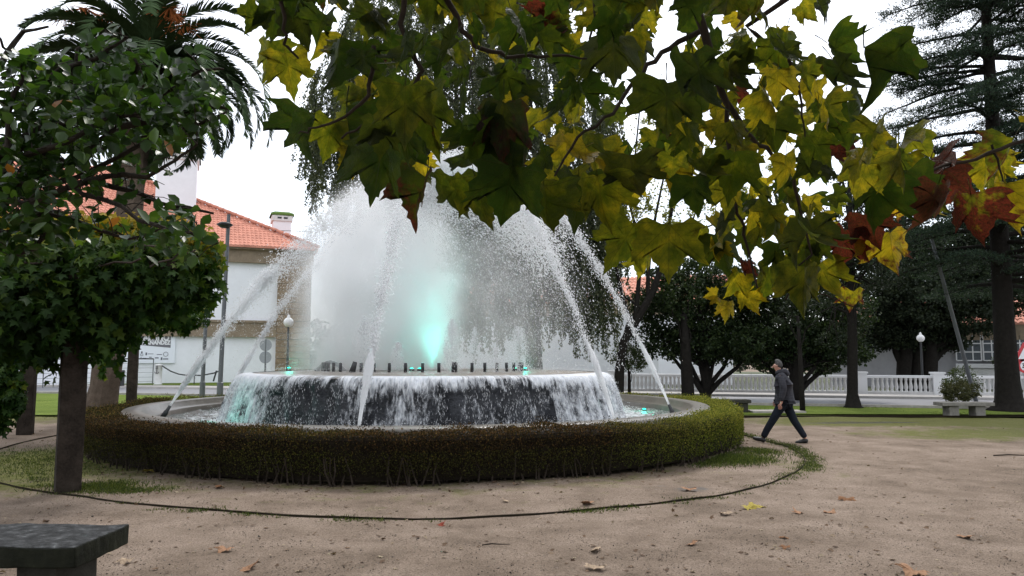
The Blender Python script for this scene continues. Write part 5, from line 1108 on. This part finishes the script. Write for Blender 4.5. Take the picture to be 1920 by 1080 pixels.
def plane_leaf_mesh(curl, fold, seed, sharp=1.0):
    rs = random.Random(seed); lob = [(0, 1.0), (.85, .86), (1.62, .62)]; out_ = []
    # outline right side from tip to base, with big teeth
    ctl = [(0.0, 1.0), (.055, .90), (.10, .83), (.18, .77), (.19, .70), (.30, .62), (.31, .55), (.38, .49), (.47, .52), (.50, .58), (.60, .60), (.76, .66), (.70, .56), (.72, .48), (.64, .42), (.68, .30), (.58, .20), (.60, .08), (.72, .02), (.60, -.04), (.50, -.10), (.40, -.12), (.28, -.06), (.14, -.02), (.03, 0.0)]
    R_ = [(x*rs.uniform(.92, 1.08), y+rs.uniform(-.025, .025)) for x, y in ctl]; L_2 = [(-x*rs.uniform(.92, 1.08), y+rs.uniform(-.025, .025)) for x, y in ctl[1:]]
    outl = R_+L_2[::-1]
    cen = Vector((0, .28)); V = []; k = len(outl)
    for s in (0.34, .68, 1.0):
        for (x, y) in outl: V.append((cen.x+(x-cen.x)*s, cen.y+(y-cen.y)*s))
    V.append((0, .28)); Fc = []
    for j in range(k): Fc.append((3*k, j, (j+1) % k))
    for q in range(2):
        for j in range(k): a_ = q*k+j; b_ = q*k+(j+1) % k; Fc.append((a_, a_+k, b_+k, b_))
    ph = rs.uniform(0, 6); V3 = []
    for (x, y) in V:
        z = fold*abs(x)*.55-curl*(y-.1)**2*.45*(1 if y > .1 else .2)-curl*.35*x*x+.05*math.sin(x*9+ph)*math.cos(y*7+ph)+rs.uniform(-.012, .012)
        V3.append((x, y, z))
    # petiole
    m = MB(); m.add(V3, Fc); m.tube([(0, 0, 0), (0.01, -.15, .03), (.02, -.32, .09)], [.011, .009, .013], 5); me = m.mesh('leaf', True); V_ = np.concatenate(m.v)
    for a_, d_ in (('lx', V_[:, 0]), ('ly', V_[:, 1]), ('lz', V_[:, 2]*0)): me.attributes.new(a_, 'FLOAT', 'POINT').data.foreach_set('value', d_.astype(np.float32))
    return me
PM = plane_leaf_mat(); LMs = []
for i, (cu, fo_) in enumerate(((.4, .4), (.8, .7), (1.3, .3), (.5, 1.2), (1.7, .7), (.2, -.5), (1.0, -.7), (.8, 1.6), (2.0, .2), (.6, -1.1))):
    me = plane_leaf_mesh(cu, fo_, i); me.materials.append(PM); LMs.append(me)
curled = plane_leaf_mesh(.9, 2.2, 40); curled.materials.append(PM)
ptree = empty('plane_tree', (3.2, -2.2, 0), label='overhanging plane tree boughs with large green, yellow and red autumn leaves', cat='tree'); PT = ptree.location.copy()
# trunk stands behind the camera, its boughs reach over the frame
b = MB(); b.tube([Vector((0, 0, -.1)), Vector((0, 0, .4)), Vector((-.05, .1, 2.5)), Vector((-.2, .4, 4.2)), Vector((-.4, 1.2, 5.6))], [.42, .34, .3, .24, .12], 14, wob=.05)
def bough(pts, r0_, r1_):
    fine = []
    for i in range(len(pts)-1):
        for f in (0, .25, .5, .75): fine.append(Vector(pts[i]).lerp(Vector(pts[i+1]), f)+Vector((random.uniform(-.006, .006), random.uniform(-.006, .006), random.uniform(-.006, .006))))
    fine.append(Vector(pts[-1])); n = len(fine); b.tube([p-PT for p in fine], [r0_+(r1_-r0_)*i/(n-1) for i in range(n)], 7, cap=False)
tr_top = PT+Vector((-.3, .8, 4.9))
def px_bough(pl, Y0, Y1, r0_, r1_, up=True):
    n = len(pl); pts = [P(x, y, Y0+(Y1-Y0)*i/(n-1)) for i, (x, y) in enumerate(pl)]
    if up: pts = [tr_top.lerp(pts[0], .5)+Vector((0, 0, .5))]+pts if False else [tr_top, tr_top.lerp(pts[0], .6)+Vector((0, 0, .35)), pts[0]]+pts[1:]
    bough(pts, r0_, r1_)
px_bough([(1290, -60), (1330, 100), (1360, 190), (1410, 260), (1460, 300)], 2.3, 2.5, .022, .006)
px_bough([(1340, 150), (1362, 200), (1370, 290), (1385, 400), (1400, 450), (1420, 540)], 2.35, 2.5, .010, .003, False)
px_bough([(1560, -60), (1400, 50), (1480, 110), (1500, 170), (1510, 260)], 2.5, 2.7, .014, .003)
px_bough([(1310, 60), (1240, 100), (1190, 150), (1150, 210), (1080, 260), (1040, 330)], 2.4, 2.2, .010, .003, False)
px_bough([(800, -60), (870, 60), (900, 90), (970, 110), (1050, 100), (1100, 110)], 2.1, 2.3, .013, .003)
px_bough([(760, -60), (752, 40), (790, 130), (770, 190), (690, 230), (640, 260)], 2.0, 2.1, .012, .003)
px_bough([(520, -80), (530, 30), (535, 80), (560, 110)], 2.0, 2.1, .010, .003)
px_bough([(2080, 180), (1920, 262), (1830, 298), (1740, 320), (1680, 330), (1640, 380)], 2.9, 2.7, .012, .003)
px_bough([(1120, -60), (1110, 60), (1100, 110), (1150, 120)], 2.5, 2.5, .008, .002)
px_bough([(1480, 300), (1500, 400), (1520, 480), (1450, 540)], 2.6, 2.8, .007, .002, False)
px_bough([(1860, 270), (1880, 330), (1890, 380)], 2.85, 2.85, .005, .002, False)
px_bough([(700, 90), (690, 180), (650, 220), (590, 240), (560, 250)], 2.05, 2.1, .007, .002, False)
px_bough([(1470, 560), (1500, 540), (1560, 560), (1600, 575)], 2.9, 2.9, .004, .002, False)
b.build('branch', M['twig'], ptree, smooth=True)
NLEAF = [0]
def pleaf(px, py, Y, hpx, rot=0, hue=.3, red=0, yaw=0, pitch=0, mesh=None, dark=0):
    """leaf whose stalk end sits at the point seen at (px,py); hangs down, hpx = length in the photo"""
    hpx = min(hpx, 138)*.93; hue = max(.02, hue-(.10 if px < 1150 else .03)); size = hpx/F*Y; q = P(px, py, Y); dark = dark or random.choice([0, 0, 0, 0, .15, .4])
    o_ = link('leaf', mesh or random.choice(LMs), ptree); o_.location = q-PT
    # local: Y is tip direction, Z normal. hang: tip down (-Z world), normal towards the camera or away
    flip = random.random() < .45
    M4 = Matrix.Rotation(R(yaw), 4, 'Z') @ Matrix.Rotation(R(rot), 4, 'Y') @ Matrix.Rotation(R(-90+pitch) if not flip else R(-90+pitch), 4, 'X')
    if flip: M4 = M4 @ Matrix.Rotation(math.pi, 4, 'Y')
    o_.rotation_euler = M4.to_euler(); o_.scale = (size*random.uniform(.60, .86), size, size); o_.color = (hue, red, dark, 1); NLEAF[0] += 1; return o_
# outline leaves (x, y of stalk end, length, tilt, hue 0 green..1 orange, red)
KEY = [(505, 75, 85, 10, .5, 0, -10), (535, 100, 90, -12, .62, 0, 15), (490, 20, 70, 25, .35, 0, 20), (560, 20, 90, -15, .25, 0, 0), (520, 0, 90, 5, .2, 0, 0), (600, 60, 60, 0, .7, 0, 50), (640, 70, 130, 5, .1, 0, -20), (590, 215, 100, 28, .12, .25, -50), (625, 225, 90, 10, .5, 0, 20), (650, 200, 120, 8, .05, 0, -45),
       (660, 280, 60, -5, .72, 0, 20), (690, 150, 60, 5, .75, .3, 10), (672, 210, 80, 30, .45, 0, 0), (720, 265, 130, 8, .18, 0, 25), (745, 240, 100, -25, .12, 0, 40), (760, 160, 170, 0, .42, 0, 10), (800, 180, 150, -8, .38, 0, -10), (800, 330, 110, 14, .25, .5, -40), (850, 330, 100, -6, .35, .15, 20), (890, 330, 110, -15, .42, 0, 10), (960, 310, 140, 12, .12, 0, 0),
       (945, 190, 150, 2, .3, .5, 0), (1020, 350, 110, 0, .4, .1, 15), (1050, 340, 100, -14, .48, .1, 0), (1085, 330, 120, 8, .22, 0, -10), (1125, 260, 90, 0, .62, 0, 30), (1120, 330, 110, -12, .55, 0, 10), (1180, 290, 110, -6, .35, 0, 0), (1190, 420, 110, 32, .4, 0, 0), (1255, 420, 115, 2, .48, 0, -5), (1250, 150, 145, 4, .28, 0, 5), (1250, 235, 60, 0, .2, 1, 20), (1215, 470, 60, 0, .55, 0, 30),
       (1310, 430, 60, 0, .5, 0, 30), (1340, 455, 45, 10, .75, .1, 20), (1350, 440, 90, -8, .15, 0, 10), (1365, 565, 42, 6, .72, 0, 0), (1400, 545, 50, -18, .72, 0, 0), (1385, 510, 60, 20, .6, 0, 10), (1345, 553, 28, 80, .8, 0, 0), (1440, 500, 80, 4, .35, 0, 30), (1400, 490, 50, 0, .3, .9, 40), (1480, 480, 95, 2, .3, 0, -30), (1510, 500, 100, 5, .42, 0, 0), (1540, 490, 75, -14, .55, .1, 10), (1520, 420, 90, 0, .45, 0, 15),
       (1585, 430, 85, 8, .1, 1, 10), (1620, 400, 80, -18, .1, 1, -20), (1668, 435, 85, -6, .82, .45, 0), (1630, 450, 45, 45, .8, .3, 20), (1600, 545, 45, 0, .6, .5, 0), (1690, 380, 45, 40, .85, .5, 0), (1760, 345, 100, 6, .5, .8, 10), (1745, 300, 90, 20, .3, .9, 45), (1800, 335, 70, -20, .15, 1, 10), (1820, 365, 100, -5, .5, .7, -10), (1885, 345, 100, -3, .75, .35, 5), (1900, 260, 90, 20, .4, .5, 20), (1850, 290, 80, 5, .62, 0, 0), (1920, 215, 60, -50, .75, .1, 0), (1870, 300, 60, 0, .6, 0, 10),
       (1700, 240, 70, 10, .45, .2, 50), (1700, 290, 45, 0, .55, 0, 0), (1620, 90, 130, -28, .1, .2, 55), (1560, 110, 100, -20, .15, .1, 20), (1590, 190, 100, -10, .15, 0, 0), (1650, 285, 80, 0, .5, 0, 20), (1570, 270, 60, 0, .2, .95, 0), (1530, 0, 60, -60, .1, .3, 40), (1550, 80, 90, -70, .1, .2, 30), (1450, 110, 50, 12, .6, 0, 0), (1475, 60, 80, 0, .3, 0, 20), (1380, 165, 45, -60, .4, .8, 0),
       (1050, 40, 90, 70, .4, .7, 0), (1030, 30, 90, -10, .5, 0, 0), (930, 0, 90, 5, .5, 0, 0), (1150, 60, 110, 0, .25, 0, 0), (1190, 60, 90, -20, .3, 0, 0), (1300, 100, 150, -15, .1, .2, 30), (1650, 330, 110, 10, .05, 0, 0), (1700, 320, 100, -20, .08, .1, 10), (840, 0, 50, 30, .8, 0, 0)]
for (px, py, h_, rot, hue, red, yaw) in KEY:
    Yl = max(1.7, min(3.1, .19*F/h_*random.uniform(.95, 1.08))); pleaf(px, py, Yl, h_*1.08, rot, hue, red, yaw, random.uniform(-12, 22), curled if abs(yaw) >= 45 else None)
# interior fill: the masses of overlapping leaves
def inside(px, py):
    if px < 600: return py < 40 and px > 490
    low = np.interp(px, [600, 640, 700, 760, 860, 930, 1050, 1130, 1200, 1240, 1330, 1360, 1500, 1550, 1600, 1680, 1720], [30, 200, 250, 290, 300, 310, 330, 330, 380, 360, 380, 430, 470, 440, 350, 330, 300])
    if py > low: return False
    if px > 1420: return py > np.interp(px, [1420, 1470, 1560, 1600, 1650, 1720], [-60, -40, 150, 210, 250, 290]) or (px < 1510 and py < 100)
    if 1090 < px < 1290 and 90 < py < 135: return False
    if 1395 < px < 1440 and 60 < py < 200: return False
    if 950 < px < 1010 and py < 30: return False
    if 1110 < px < 1145 and 140 < py < 230: return False
    if 640 < px < 720 and 150 < py < 215: return False
    if 1215 < px < 1300 and 40 < py < 120: return False
    if 1120 < px < 1200 and 205 < py < 270: return False
    if 985 < px < 1045 and 100 < py < 160: return False
    if 1330 < px < 1350 and 250 < py < 330: return False
    if 1150 < px < 1260 and 330 < py < 400: return False
    if 1440 < px < 1500 and 330 < py < 390: return False
    if px > 1720: return False
    return True
n_t = 0
while NLEAF[0] < 298 and n_t < 9000:
    n_t += 1; px = random.uniform(480, 1720); py = random.uniform(-110, 450)
    if not inside(px, py+20): continue
    Yl = random.uniform(1.8, 3.3); size = random.uniform(.09, .15)
    if py < 130 or px < 1100: hue = random.choice([.05, .1, .15, .22, .3, .42]); red = random.choice([0, 0, 0, 0, 0, .1, .2, .4])
    else: hue = random.choice([.08, .15, .3, .42, .5, .6, .7]); red = random.choice([0, 0, 0, 0, .2])
    pleaf(px, py, Yl, size*F/Yl, random.gauss(0, 19), hue, red, random.gauss(0, 48), random.uniform(-30, 50))
n_t = 0; EX = MB(); extra = []
while len(extra) < 230 and n_t < 9000:
    n_t += 1; px = random.uniform(480, 1900); py = random.uniform(-60, 520)
    if px > 1700:
        if not (np.interp(px, [1700, 1800, 1920], [300, 290, 235]) < py < np.interp(px, [1700, 1800, 1920], [380, 370, 350])): continue
    elif not inside(px, py-20): continue
    Yl = random.uniform(2.7, 4.2); extra.append((px, py, Yl))
rare = [0, 0]
for c_, hue in enumerate((.12, .3, .45, .6, .75)):
    bb = MB(); bb_l = []; bb_r = []
    for (px, py, Yl) in extra[c_::5]:
        me = random.choice(LMs); sz = random.uniform(.09, .15); q = P(px, py, Yl)-PT
        M4 = Matrix.Translation(q) @ Matrix.Rotation(R(random.gauss(0, 40)), 4, 'Z') @ Matrix.Rotation(R(random.gauss(0, 30)), 4, 'Y') @ Matrix.Rotation(R(-90+random.uniform(-35, 45)), 4, 'X') @ Matrix.Diagonal((sz*random.uniform(.65, .9), sz, sz, 1))
        bb.add([M4 @ v.co for v in me.vertices], [tuple(p_.vertices) for p_ in me.polygons]); bb_l.append(np.array([(v.co.x, v.co.y) for v in me.vertices])); bb_r.append(np.full(len(me.vertices), random.uniform(0, 50)))
    o_ = bb.build('far_leaves', PM, ptree, smooth=True, kind='stuff'); o_.color = (hue-.08, .05, .15, 1); ll = np.concatenate(bb_l)
    for a_, d_ in (('lx', ll[:, 0]), ('ly', ll[:, 1]), ('lz', np.concatenate(bb_r))): o_.data.attributes.new(a_, 'FLOAT', 'POINT').data.foreach_set('value', d_.astype(np.float32))
print('plane leaves', NLEAF)
# rest of the crown, unseen over and behind the camera, added for its shade
N = 22000; x = rng.uniform(-6, 14, N); y = rng.uniform(-13, 5.0, N); lo_ = 3.3+.56*np.maximum(y, 0)+.06*np.abs(x); z = lo_+rng.random(N)**1.3*3.2
cx_ = rng.uniform(-6, 14, 420); cy_ = rng.uniform(-13, 5.0, 420); k_ = rng.integers(0, 420, N); f_ = rng.random(N) < .6; x = np.where(f_, cx_[k_]+rng.normal(0, .45, N), x); y = np.minimum(np.where(f_, cy_[k_]+rng.normal(0, .45, N), y), 6.2); z = np.maximum(z, 3.3+.56*np.maximum(y, 0)+.06*np.abs(x))
p_ = np.stack([x, y, z], 1)-np.array(PT); yd = norm(rng.normal(size=(N, 3))*.8+np.array([0, 0, -.5])); V, Fc, kk = instance(T_LOB, F_LOB3, p_, frames(yd, rng.normal(size=(N, 3))+np.array([0, 0, 1.2])), rng.uniform(.16, .26, N))
link('crown', fastmesh('crown', V, Fc, {'rnd': np.repeat(rng.random(N), kk)}), ptree, leafmat('unseen_crown_leaf', [(0, (.02, .04, .01)), (.6, (.08, .10, .015)), (1, (.25, .19, .02))], .35, .5), kind='stuff')

# ------------------------------------------------------------------ the walking man
def skin_mesh(name, verts, edges, radii, mat, parent, sub=2, root=0):
    me = bpy.data.meshes.new(name); me.from_pydata(verts, edges, []); ob = bpy.data.objects.new(name, me); COL.objects.link(ob)
    sk = ob.modifiers.new('skin', 'SKIN'); sk.use_smooth_shade = True; sv = me.skin_vertices[0].data
    for i, r_ in enumerate(radii): sv[i].radius = r_ if hasattr(r_, '__len__') else (r_, r_)
    for i in range(len(verts)): sv[i].use_root = (i == root)
    ss = ob.modifiers.new('sub', 'SUBSURF'); ss.levels = ss.render_levels = sub
    dg = bpy.context.evaluated_depsgraph_get(); m2_ = bpy.data.meshes.new_from_object(ob.evaluated_get(dg)); bpy.data.objects.remove(ob)
    m2_.polygons.foreach_set('use_smooth', [True]*len(m2_.polygons)); return link(name, m2_, parent, mat)
def person():
    q = G(1470, 829); man = empty('person', (q.x, q.y, ground_h(q.x, q.y)), R(-24), label='man in grey hooded padded jacket and dark jeans walking left along the path', cat='person')
    skin = simple('skin', (.42, .22, .16), .5, .08, 8, .1); jk = None
    m, t = newmat('padded_jacket'); n = NT(t); p = n.coord(); s_ = n.n('ShaderNodeSeparateXYZ', i0=p)
    qz = n.math('ABSOLUTE', n.math('SINE', n.math('MULTIPLY', s_.outputs[2], 62))); c = n.ramp(n.noise(14, 4, .6, p), [(.3, (.022, .022, .027)), (.7, (.05, .05, .06))])
    n.out(n.bsdf(c, .65, Specular_IOR_Level=.15, nrm=n.bump(n.math('ADD', n.math('POWER', qz, .4), n.math('MULTIPLY', n.noise(9, 3, .6, p), 2)), .28, .015))); jk = m
    jean = simple('dark_jeans', (.014, .017, .024), .85, .3, 12, .4); shoe = simple('black_shoe', (.012, .011, .011), .5, .2, 9, .2); hair = simple('grey_hair', (.085, .082, .08), .8, .5, 40, 1, .01)
    # walking towards -X; y is depth (+ away from camera)
    hipz = .86
    body_v = [(0.02, 0, .90), (.01, 0, 1.08), (.0, 0, 1.25), (-.03, 0, 1.40), (-.06, 0, 1.47), (-.09, 0, 1.565), (-.095, 0, 1.625),
              (-.01, -.18, 1.38), (.03, -.22, 1.12), (.00, -.23, .88), (-.02, -.235, .80), (-.01, .18, 1.38), (.01, .22, 1.12), (-.12, .22, .90), (-.16, .22, .83),
              (.0, -.09, .84), (-.20, -.09, .47), (-.40, -.09, .10), (-.41, -.09, .07), (.02, .09, .84), (.19, .09, .46), (.41, .09, .10), (.41, .09, .07)]
    e_ = [(0, 1), (1, 2), (2, 3), (3, 4), (4, 5), (5, 6), (3, 7), (7, 8), (8, 9), (9, 10), (3, 11), (11, 12), (12, 13), (13, 14), (0, 15), (15, 16), (16, 17), (17, 18), (0, 19), (19, 20), (20, 21), (21, 22)]
    rad = [(.11, .09), (.11, .09), (.11, .08), (.07, .06), .045, (.080, .088), (.074, .076), .055, .043, .03, .028, .055, .043, .03, .028, .08, .055, .03, .015, .08, .055, .03, .015]
    body = skin_mesh('body', body_v, e_, rad, skin, man)
    # face features
    f = MB(); f.tube([(-.160, -.0, 1.575), (-.184, 0, 1.545), (-.160, 0, 1.535)], [.009, .014, .008], 6); f.build('nose', skin, body, smooth=True)
    f = MB(); f.tube([(-.085, -.082, 1.59), (-.08, -.092, 1.57), (-.087, -.082, 1.55)], [.010, .014, .008], 6); f.build('ear', skin, body, smooth=True)
    f = MB(); f.tube([(-.158, -.035, 1.572), (-.161, -.03, 1.572)], .007, 6); f.build('eye', M['metal_dark'], body)
    skin_mesh('hair', [(-.03, 0, 1.52), (-.045, 0, 1.585), (-.07, 0, 1.64), (-.10, 0, 1.662), (-.13, 0, 1.655)], [(0, 1), (1, 2), (2, 3), (3, 4)], [(.05, .06), (.085, .086), (.090, .088), (.066, .07), (.028, .045)], hair, man)
    # jacket
    skin_mesh('jacket', [(.04, 0, .86), (.04, 0, 1.0), (.03, 0, 1.18), (.0, 0, 1.33), (-.04, 0, 1.43), (-.0, -.19, 1.35), (.045, -.245, 1.12), (.0, -.25, .93), (-.02, -.25, .86), (.0, .19, 1.35), (.02, .24, 1.12), (-.1, .24, .95), (-.13, .23, .88)],
              [(0, 1), (1, 2), (2, 3), (3, 4), (3, 5), (5, 6), (6, 7), (7, 8), (3, 9), (9, 10), (10, 11), (11, 12)], [(.215, .175), (.215, .17), (.22, .175), (.185, .14), (.09, .09), (.09, .085), (.078, .078), (.062, .062), (.055, .055), (.09, .085), (.075, .075), (.06, .06), (.05, .05)], jk, man, root=1)
    skin_mesh('hood', [(-.12, -.07, 1.42), (-.03, -.10, 1.46), (.06, -.06, 1.47), (.10, 0, 1.45), (.06, .06, 1.47), (-.03, .10, 1.46), (-.12, .07, 1.42), (.13, 0, 1.36)], [(0, 1), (1, 2), (2, 3), (3, 4), (4, 5), (5, 6), (3, 7)], [.035, .05, .06, .075, .06, .05, .035, .07], jk, man, root=3)
    skin_mesh('trousers', [(.03, 0, .88), (.0, -.09, .80), (-.10, -.09, .63), (-.20, -.09, .46), (-.31, -.09, .28), (-.40, -.09, .10), (.05, .09, .80), (.13, .09, .63), (.20, .09, .46), (.31, .09, .28), (.41, .09, .11)],
              [(0, 1), (1, 2), (2, 3), (3, 4), (4, 5), (0, 6), (6, 7), (7, 8), (8, 9), (9, 10)], [(.15, .13), .108, .098, .082, .074, .068, .108, .098, .082, .072, .062], jean, man)
    def shoe_at(x, y, z, pitch_, nm):
        M4 = Matrix.Translation((x, y, z)) @ Matrix.Rotation(pitch_, 4, 'Y')
        pts = [M4 @ Vector(p_) for p_ in ((.05, 0, .04), (.0, 0, .07), (-.08, 0, .05), (-.17, 0, .035), (-.21, 0, .035))]
        skin_mesh(nm, [tuple(p_) for p_ in pts], [(i, i+1) for i in range(4)], [(.05, .05), (.062, .06), (.056, .052), (.054, .042), (.035, .026)], shoe, man)
    shoe_at(-.415, -.09, .0, R(17), 'shoe'); shoe_at(.415, .09, -.005, R(-6), 'shoe')
    # near hand with fingers (left hand, hanging)
    for (hx, hy, hz) in ((-.02, -.25, .80), (-.16, .225, .825)):
        v_ = [(hx+.02, hy, hz+.06), (hx, hy, hz), (hx-.01, hy, hz-.035)]; ed = [(0, 1), (1, 2)]; rd_ = [(.022, .022), (.036, .018), (.036, .016)]
        for j, dx in enumerate((-.03, -.011, .009, .028)):
            k = len(v_); ln = (.05, .06, .056, .042)[j]; v_ += [(hx-.01+dx, hy, hz-.05), (hx-.014+dx, hy+.008, hz-.05-ln*.55), (hx-.016+dx, hy+.02, hz-.05-ln)]; ed += [(2, k), (k, k+1), (k+1, k+2)]; rd_ += [.0105, .0095, .008]
        k = len(v_); v_ += [(hx-.04, hy+.01, hz-.01), (hx-.058, hy+.016, hz-.045)]; ed += [(1, k), (k, k+1)]; rd_ += [.012, .009]
        skin_mesh('hand', v_, ed, rd_, skin, body, 1, 1)
person()

# ------------------------------------------------------------------ small things: fallen leaves, grass tufts, pebbles
FL = []
for c_ in ((.20, .10, .05), (.30, .17, .10), (.22, .05, .03), (.34, .27, .06), (.36, .27, .19)):
    mm_ = simple('dry_leaf', c_, .7, .35, 5, .3)
    row = []
    for s_ in (3, 5):
        me = plane_leaf_mesh(1.1, .9, 90+s_); me.materials.append(mm_); row.append(me)
    FL.append(row)
def fallen(px, py, size, ci, label):
    q = G(px, py); me = random.choice(FL[ci]); o_ = link('fallen_leaf', me, None, label=label, cat='leaf', group='fallen leaves on the ground')
    o_.location = (q.x, q.y, ground_h(q.x, q.y)+.012+size*.05); o_.rotation_euler = (random.uniform(-.2, .25)+(math.pi if random.random() < .5 else 0), random.uniform(-.2, .2), random.uniform(0, 6.28)); o_.scale = (size,)*3
fallen(272, 889, .14, 3, 'pale fallen leaf under the left end of the front hedge'); fallen(406, 916, .12, 0, 'reddish brown leaf on mossy soil just inside the edging at left'); fallen(822, 981, .09, 2, 'small dark red leaf on the gravel below the middle of the hedge')
fallen(1293, 921, .15, 1, 'pale brown leaf beside the wet muddy patch'); fallen(1400, 951, .16, 3, 'yellow leaf pair, left one, against the outside of the edging'); fallen(1428, 950, .16, 3, 'yellow leaf pair, right one, against the outside of the edging')
fallen(1586, 934, .15, 0, 'dark brown curled leaf alone on gravel right of the edging curve'); fallen(1558, 961, .13, 1, 'tan curled leaf lying below the dark brown one'); fallen(1503, 961, .12, 1, 'thin pinkish leaf left of the tan curled leaf'); fallen(1366, 967, .12, 4, 'pale pinkish leaf under the yellow leaf pair')
fallen(1122, 1036, .10, 4, 'small pale leaf near the bottom, left of the star shaped one') ; fallen(1114, 1068, .13, 4, 'star shaped pale leaf at the bottom centre edge'); fallen(1715, 1075, .17, 1, 'big brown leaf at the bottom edge on the right'); fallen(1807, 1008, .11, 1, 'small brown leaf on the gravel far right foreground')
fallen(1302, 1026, .09, 1, 'little brown leaf on gravel in the lower middle right'); fallen(455, 1072, .14, 1, 'curled brown leaf near bottom edge right of the bench'); fallen(425, 1034, .12, 1, 'brown leaf on gravel between bench and centre'); fallen(240, 1056, .10, 4, 'pale small leaf just right of the foreground bench')
fallen(1108, 948, .14, 1, 'tan leaf lying just inside the edging in front'); fallen(953, 941, .09, 4, 'small pale leaf inside the edging near the middle'); fallen(1470, 1012, .07, 0, 'tiny dark leaf scrap, upper of two on the right gravel'); fallen(1474, 1032, .07, 0, 'tiny dark leaf scrap, lower of two on the right gravel')
# litter too small to count
N = 900; px = rng.uniform(0, 1920, N); py = 800+rng.random(N)**1.2*280; pos = []; 
for a_, b_ in zip(px, py):
    q = G(a_, b_)
    if (q-C).xy.length < RH1: 
        continue
    pos.append((q.x, q.y, ground_h(q.x, q.y)+.008))
for _ in range(700):
    a_ = random.uniform(R(-175), R(-10)); r_ = RH1+random.gauss(.0, .28); q = C+Vector((r_*math.cos(a_), r_*math.sin(a_), 0)); pos.append((q.x, q.y, ground_h(q.x, q.y)+.008))
p = np.array(pos); N = len(p); Rm = frames(norm(np.stack([rng.normal(size=N), rng.normal(size=N), rng.normal(size=N)*.15], 1)), norm(rng.normal(size=(N, 3))*.3+np.array([0, 0, 1]))); V, Fc, kk = instance(T_LOB, F_LOB3, p, Rm, rng.uniform(.02, .06, N))
ml = leafmat('leaf_litter', [(0, (.08, .045, .03)), (.5, (.22, .14, .09)), (1, (.42, .34, .24))], .1, .8)
link('leaf_litter', fastmesh('leaf_litter', V, Fc, {'rnd': np.repeat(rng.random(N), kk)}), None, ml, kind='stuff', label='small scattered dry leaf bits on the gravel')
# pebbles
N = 9000; px = rng.uniform(-50, 1970, N); py = 860+rng.random(N)*240; p = np.array([tuple(G(a_, b_)) for a_, b_ in zip(px, py)]); ok = np.hypot(p[:, 0]-C.x, p[:, 1]-C.y) > RH1+.05; p = p[ok]; N = len(p)
p[:, 2] = [ground_h(x, y)+.001 for x, y, _ in p]; sz = rng.uniform(.005, .013, N)*(1+1.2*(rng.random(N) < .02)); V, Fc, kk = instance(T_TET, F_TET, p, frames(rand_dirs(N), rand_dirs(N)), np.stack([sz, sz*1.3, sz*.8], 1))
mp_ = leafmat('pebble', [(0, (.03, .025, .02)), (.5, (.17, .13, .11)), (1, (.36, .30, .26))], 0, .8); link('pebbles', fastmesh('pebbles', V, Fc, {'rnd': np.repeat(rng.random(N), kk)}), None, mp_, kind='stuff', label='loose grit on the gravel path')
# grass blades in patches
def blades(name, spots, label, mat):
    P_ = []
    for (cx, cy, rx, ry, n_, hh) in spots:
        q = np.stack([rng.normal(cx, rx, n_), rng.normal(cy, ry, n_), np.zeros(n_), np.full(n_, hh)], 1); P_.append(q)
    q = np.concatenate(P_); ok = np.hypot(q[:, 0]-C.x, q[:, 1]-C.y) > RH1-.1; q = q[ok]; N = len(q); pos = q[:, :3].copy(); pos[:, 2] = [ground_h(x, y)-.003 for x, y in pos[:, :2]]
    yd = norm(rng.normal(size=(N, 3))*.35+np.array([0, 0, 1])); sc = np.stack([np.full(N, .010), rng.uniform(.5, 1.2, N)*q[:, 3], np.full(N, .01)], 1)
    V, Fc, kk = instance([(-.5, 0, 0), (.5, 0, 0), (.35, .6, .2), (0, 1, 1.5)], [(0, 1, 2), (0, 2, 3)], pos, frames(yd, rand_dirs(N)), sc); link(name, fastmesh(name, V, Fc, {'rnd': np.repeat(rng.random(N), kk)}), None, mat, kind='stuff', label=label)
mg = leafmat('grass_blade', [(0, (.03, .045, .012)), (.6, (.075, .11, .02)), (1, (.16, .18, .04))], .3, .6)
sp = [(G(180, 912).x, G(180, 912).y, .28, .16, 2600, .05), (G(230, 920).x, G(230, 920).y, .3, .12, 1500, .035), (G(1370, 862).x, G(1370, 862).y, .35, .30, 4200, .07), (G(1420, 848).x, G(1420, 848).y, .25, .3, 1800, .05), (G(1330, 870).x, G(1330, 870).y, .3, .2, 1200, .04), (-7.4, 12.4, 1.2, 1.0, 6000, .035), (-8.2, 14, .8, 1.2, 3000, .04)]
for i in range(60):
    a_ = R(random.uniform(-165, 12)); r_ = 6.76+random.gauss(.03, .05); sp.append((E.x+r_*math.cos(a_), E.y+r_*math.sin(a_), .12, .05, 60, .03))
for i in range(-30, 22, 3): a_ = R(i); r_ = 6.86; sp.append((E.x+r_*math.cos(a_), E.y+r_*math.sin(a_), .10, .12, 220, .035))
blades('grass_tufts', sp, 'short grass tufts by the edging and hedge', mg)
lwn = [(random.uniform(7, 24), random.uniform(22.2, 26), .8, .5, 500, .05) for _ in range(40)]+[(random.uniform(-20, -12), random.uniform(22.5, 30), .8, .6, 400, .05) for _ in range(24)]
blades('lawn_grass', lwn, 'short lawn grass blades', mg)
# a fallen twig
q = G(930, 1024); b = MB(); b.tube([q+Vector((-.13, 0, .01)), q+Vector((-.04, .02, .018)), q+Vector((.05, .01, .015)), q+Vector((.13, .03, .01))], [.006, .007, .005, .003], 5); b.build('fallen_twig', M['twig'], label='thin dark twig on the gravel below the hedge middle', cat='twig')
q = G(1893, 856); b = MB(); b.tube([q+Vector((-.28, 0, .02)), q+Vector((0, .03, .03)), q+Vector((.28, .01, .02))], [.012, .013, .009], 5); b.build('fallen_twig', M['twig'], label='dark stick lying on the gravel at the right edge', cat='twig')
print('objects', len(bpy.data.objects), 'tris', sum(len(o.data.loops) for o in bpy.data.objects if o.type == 'MESH'))
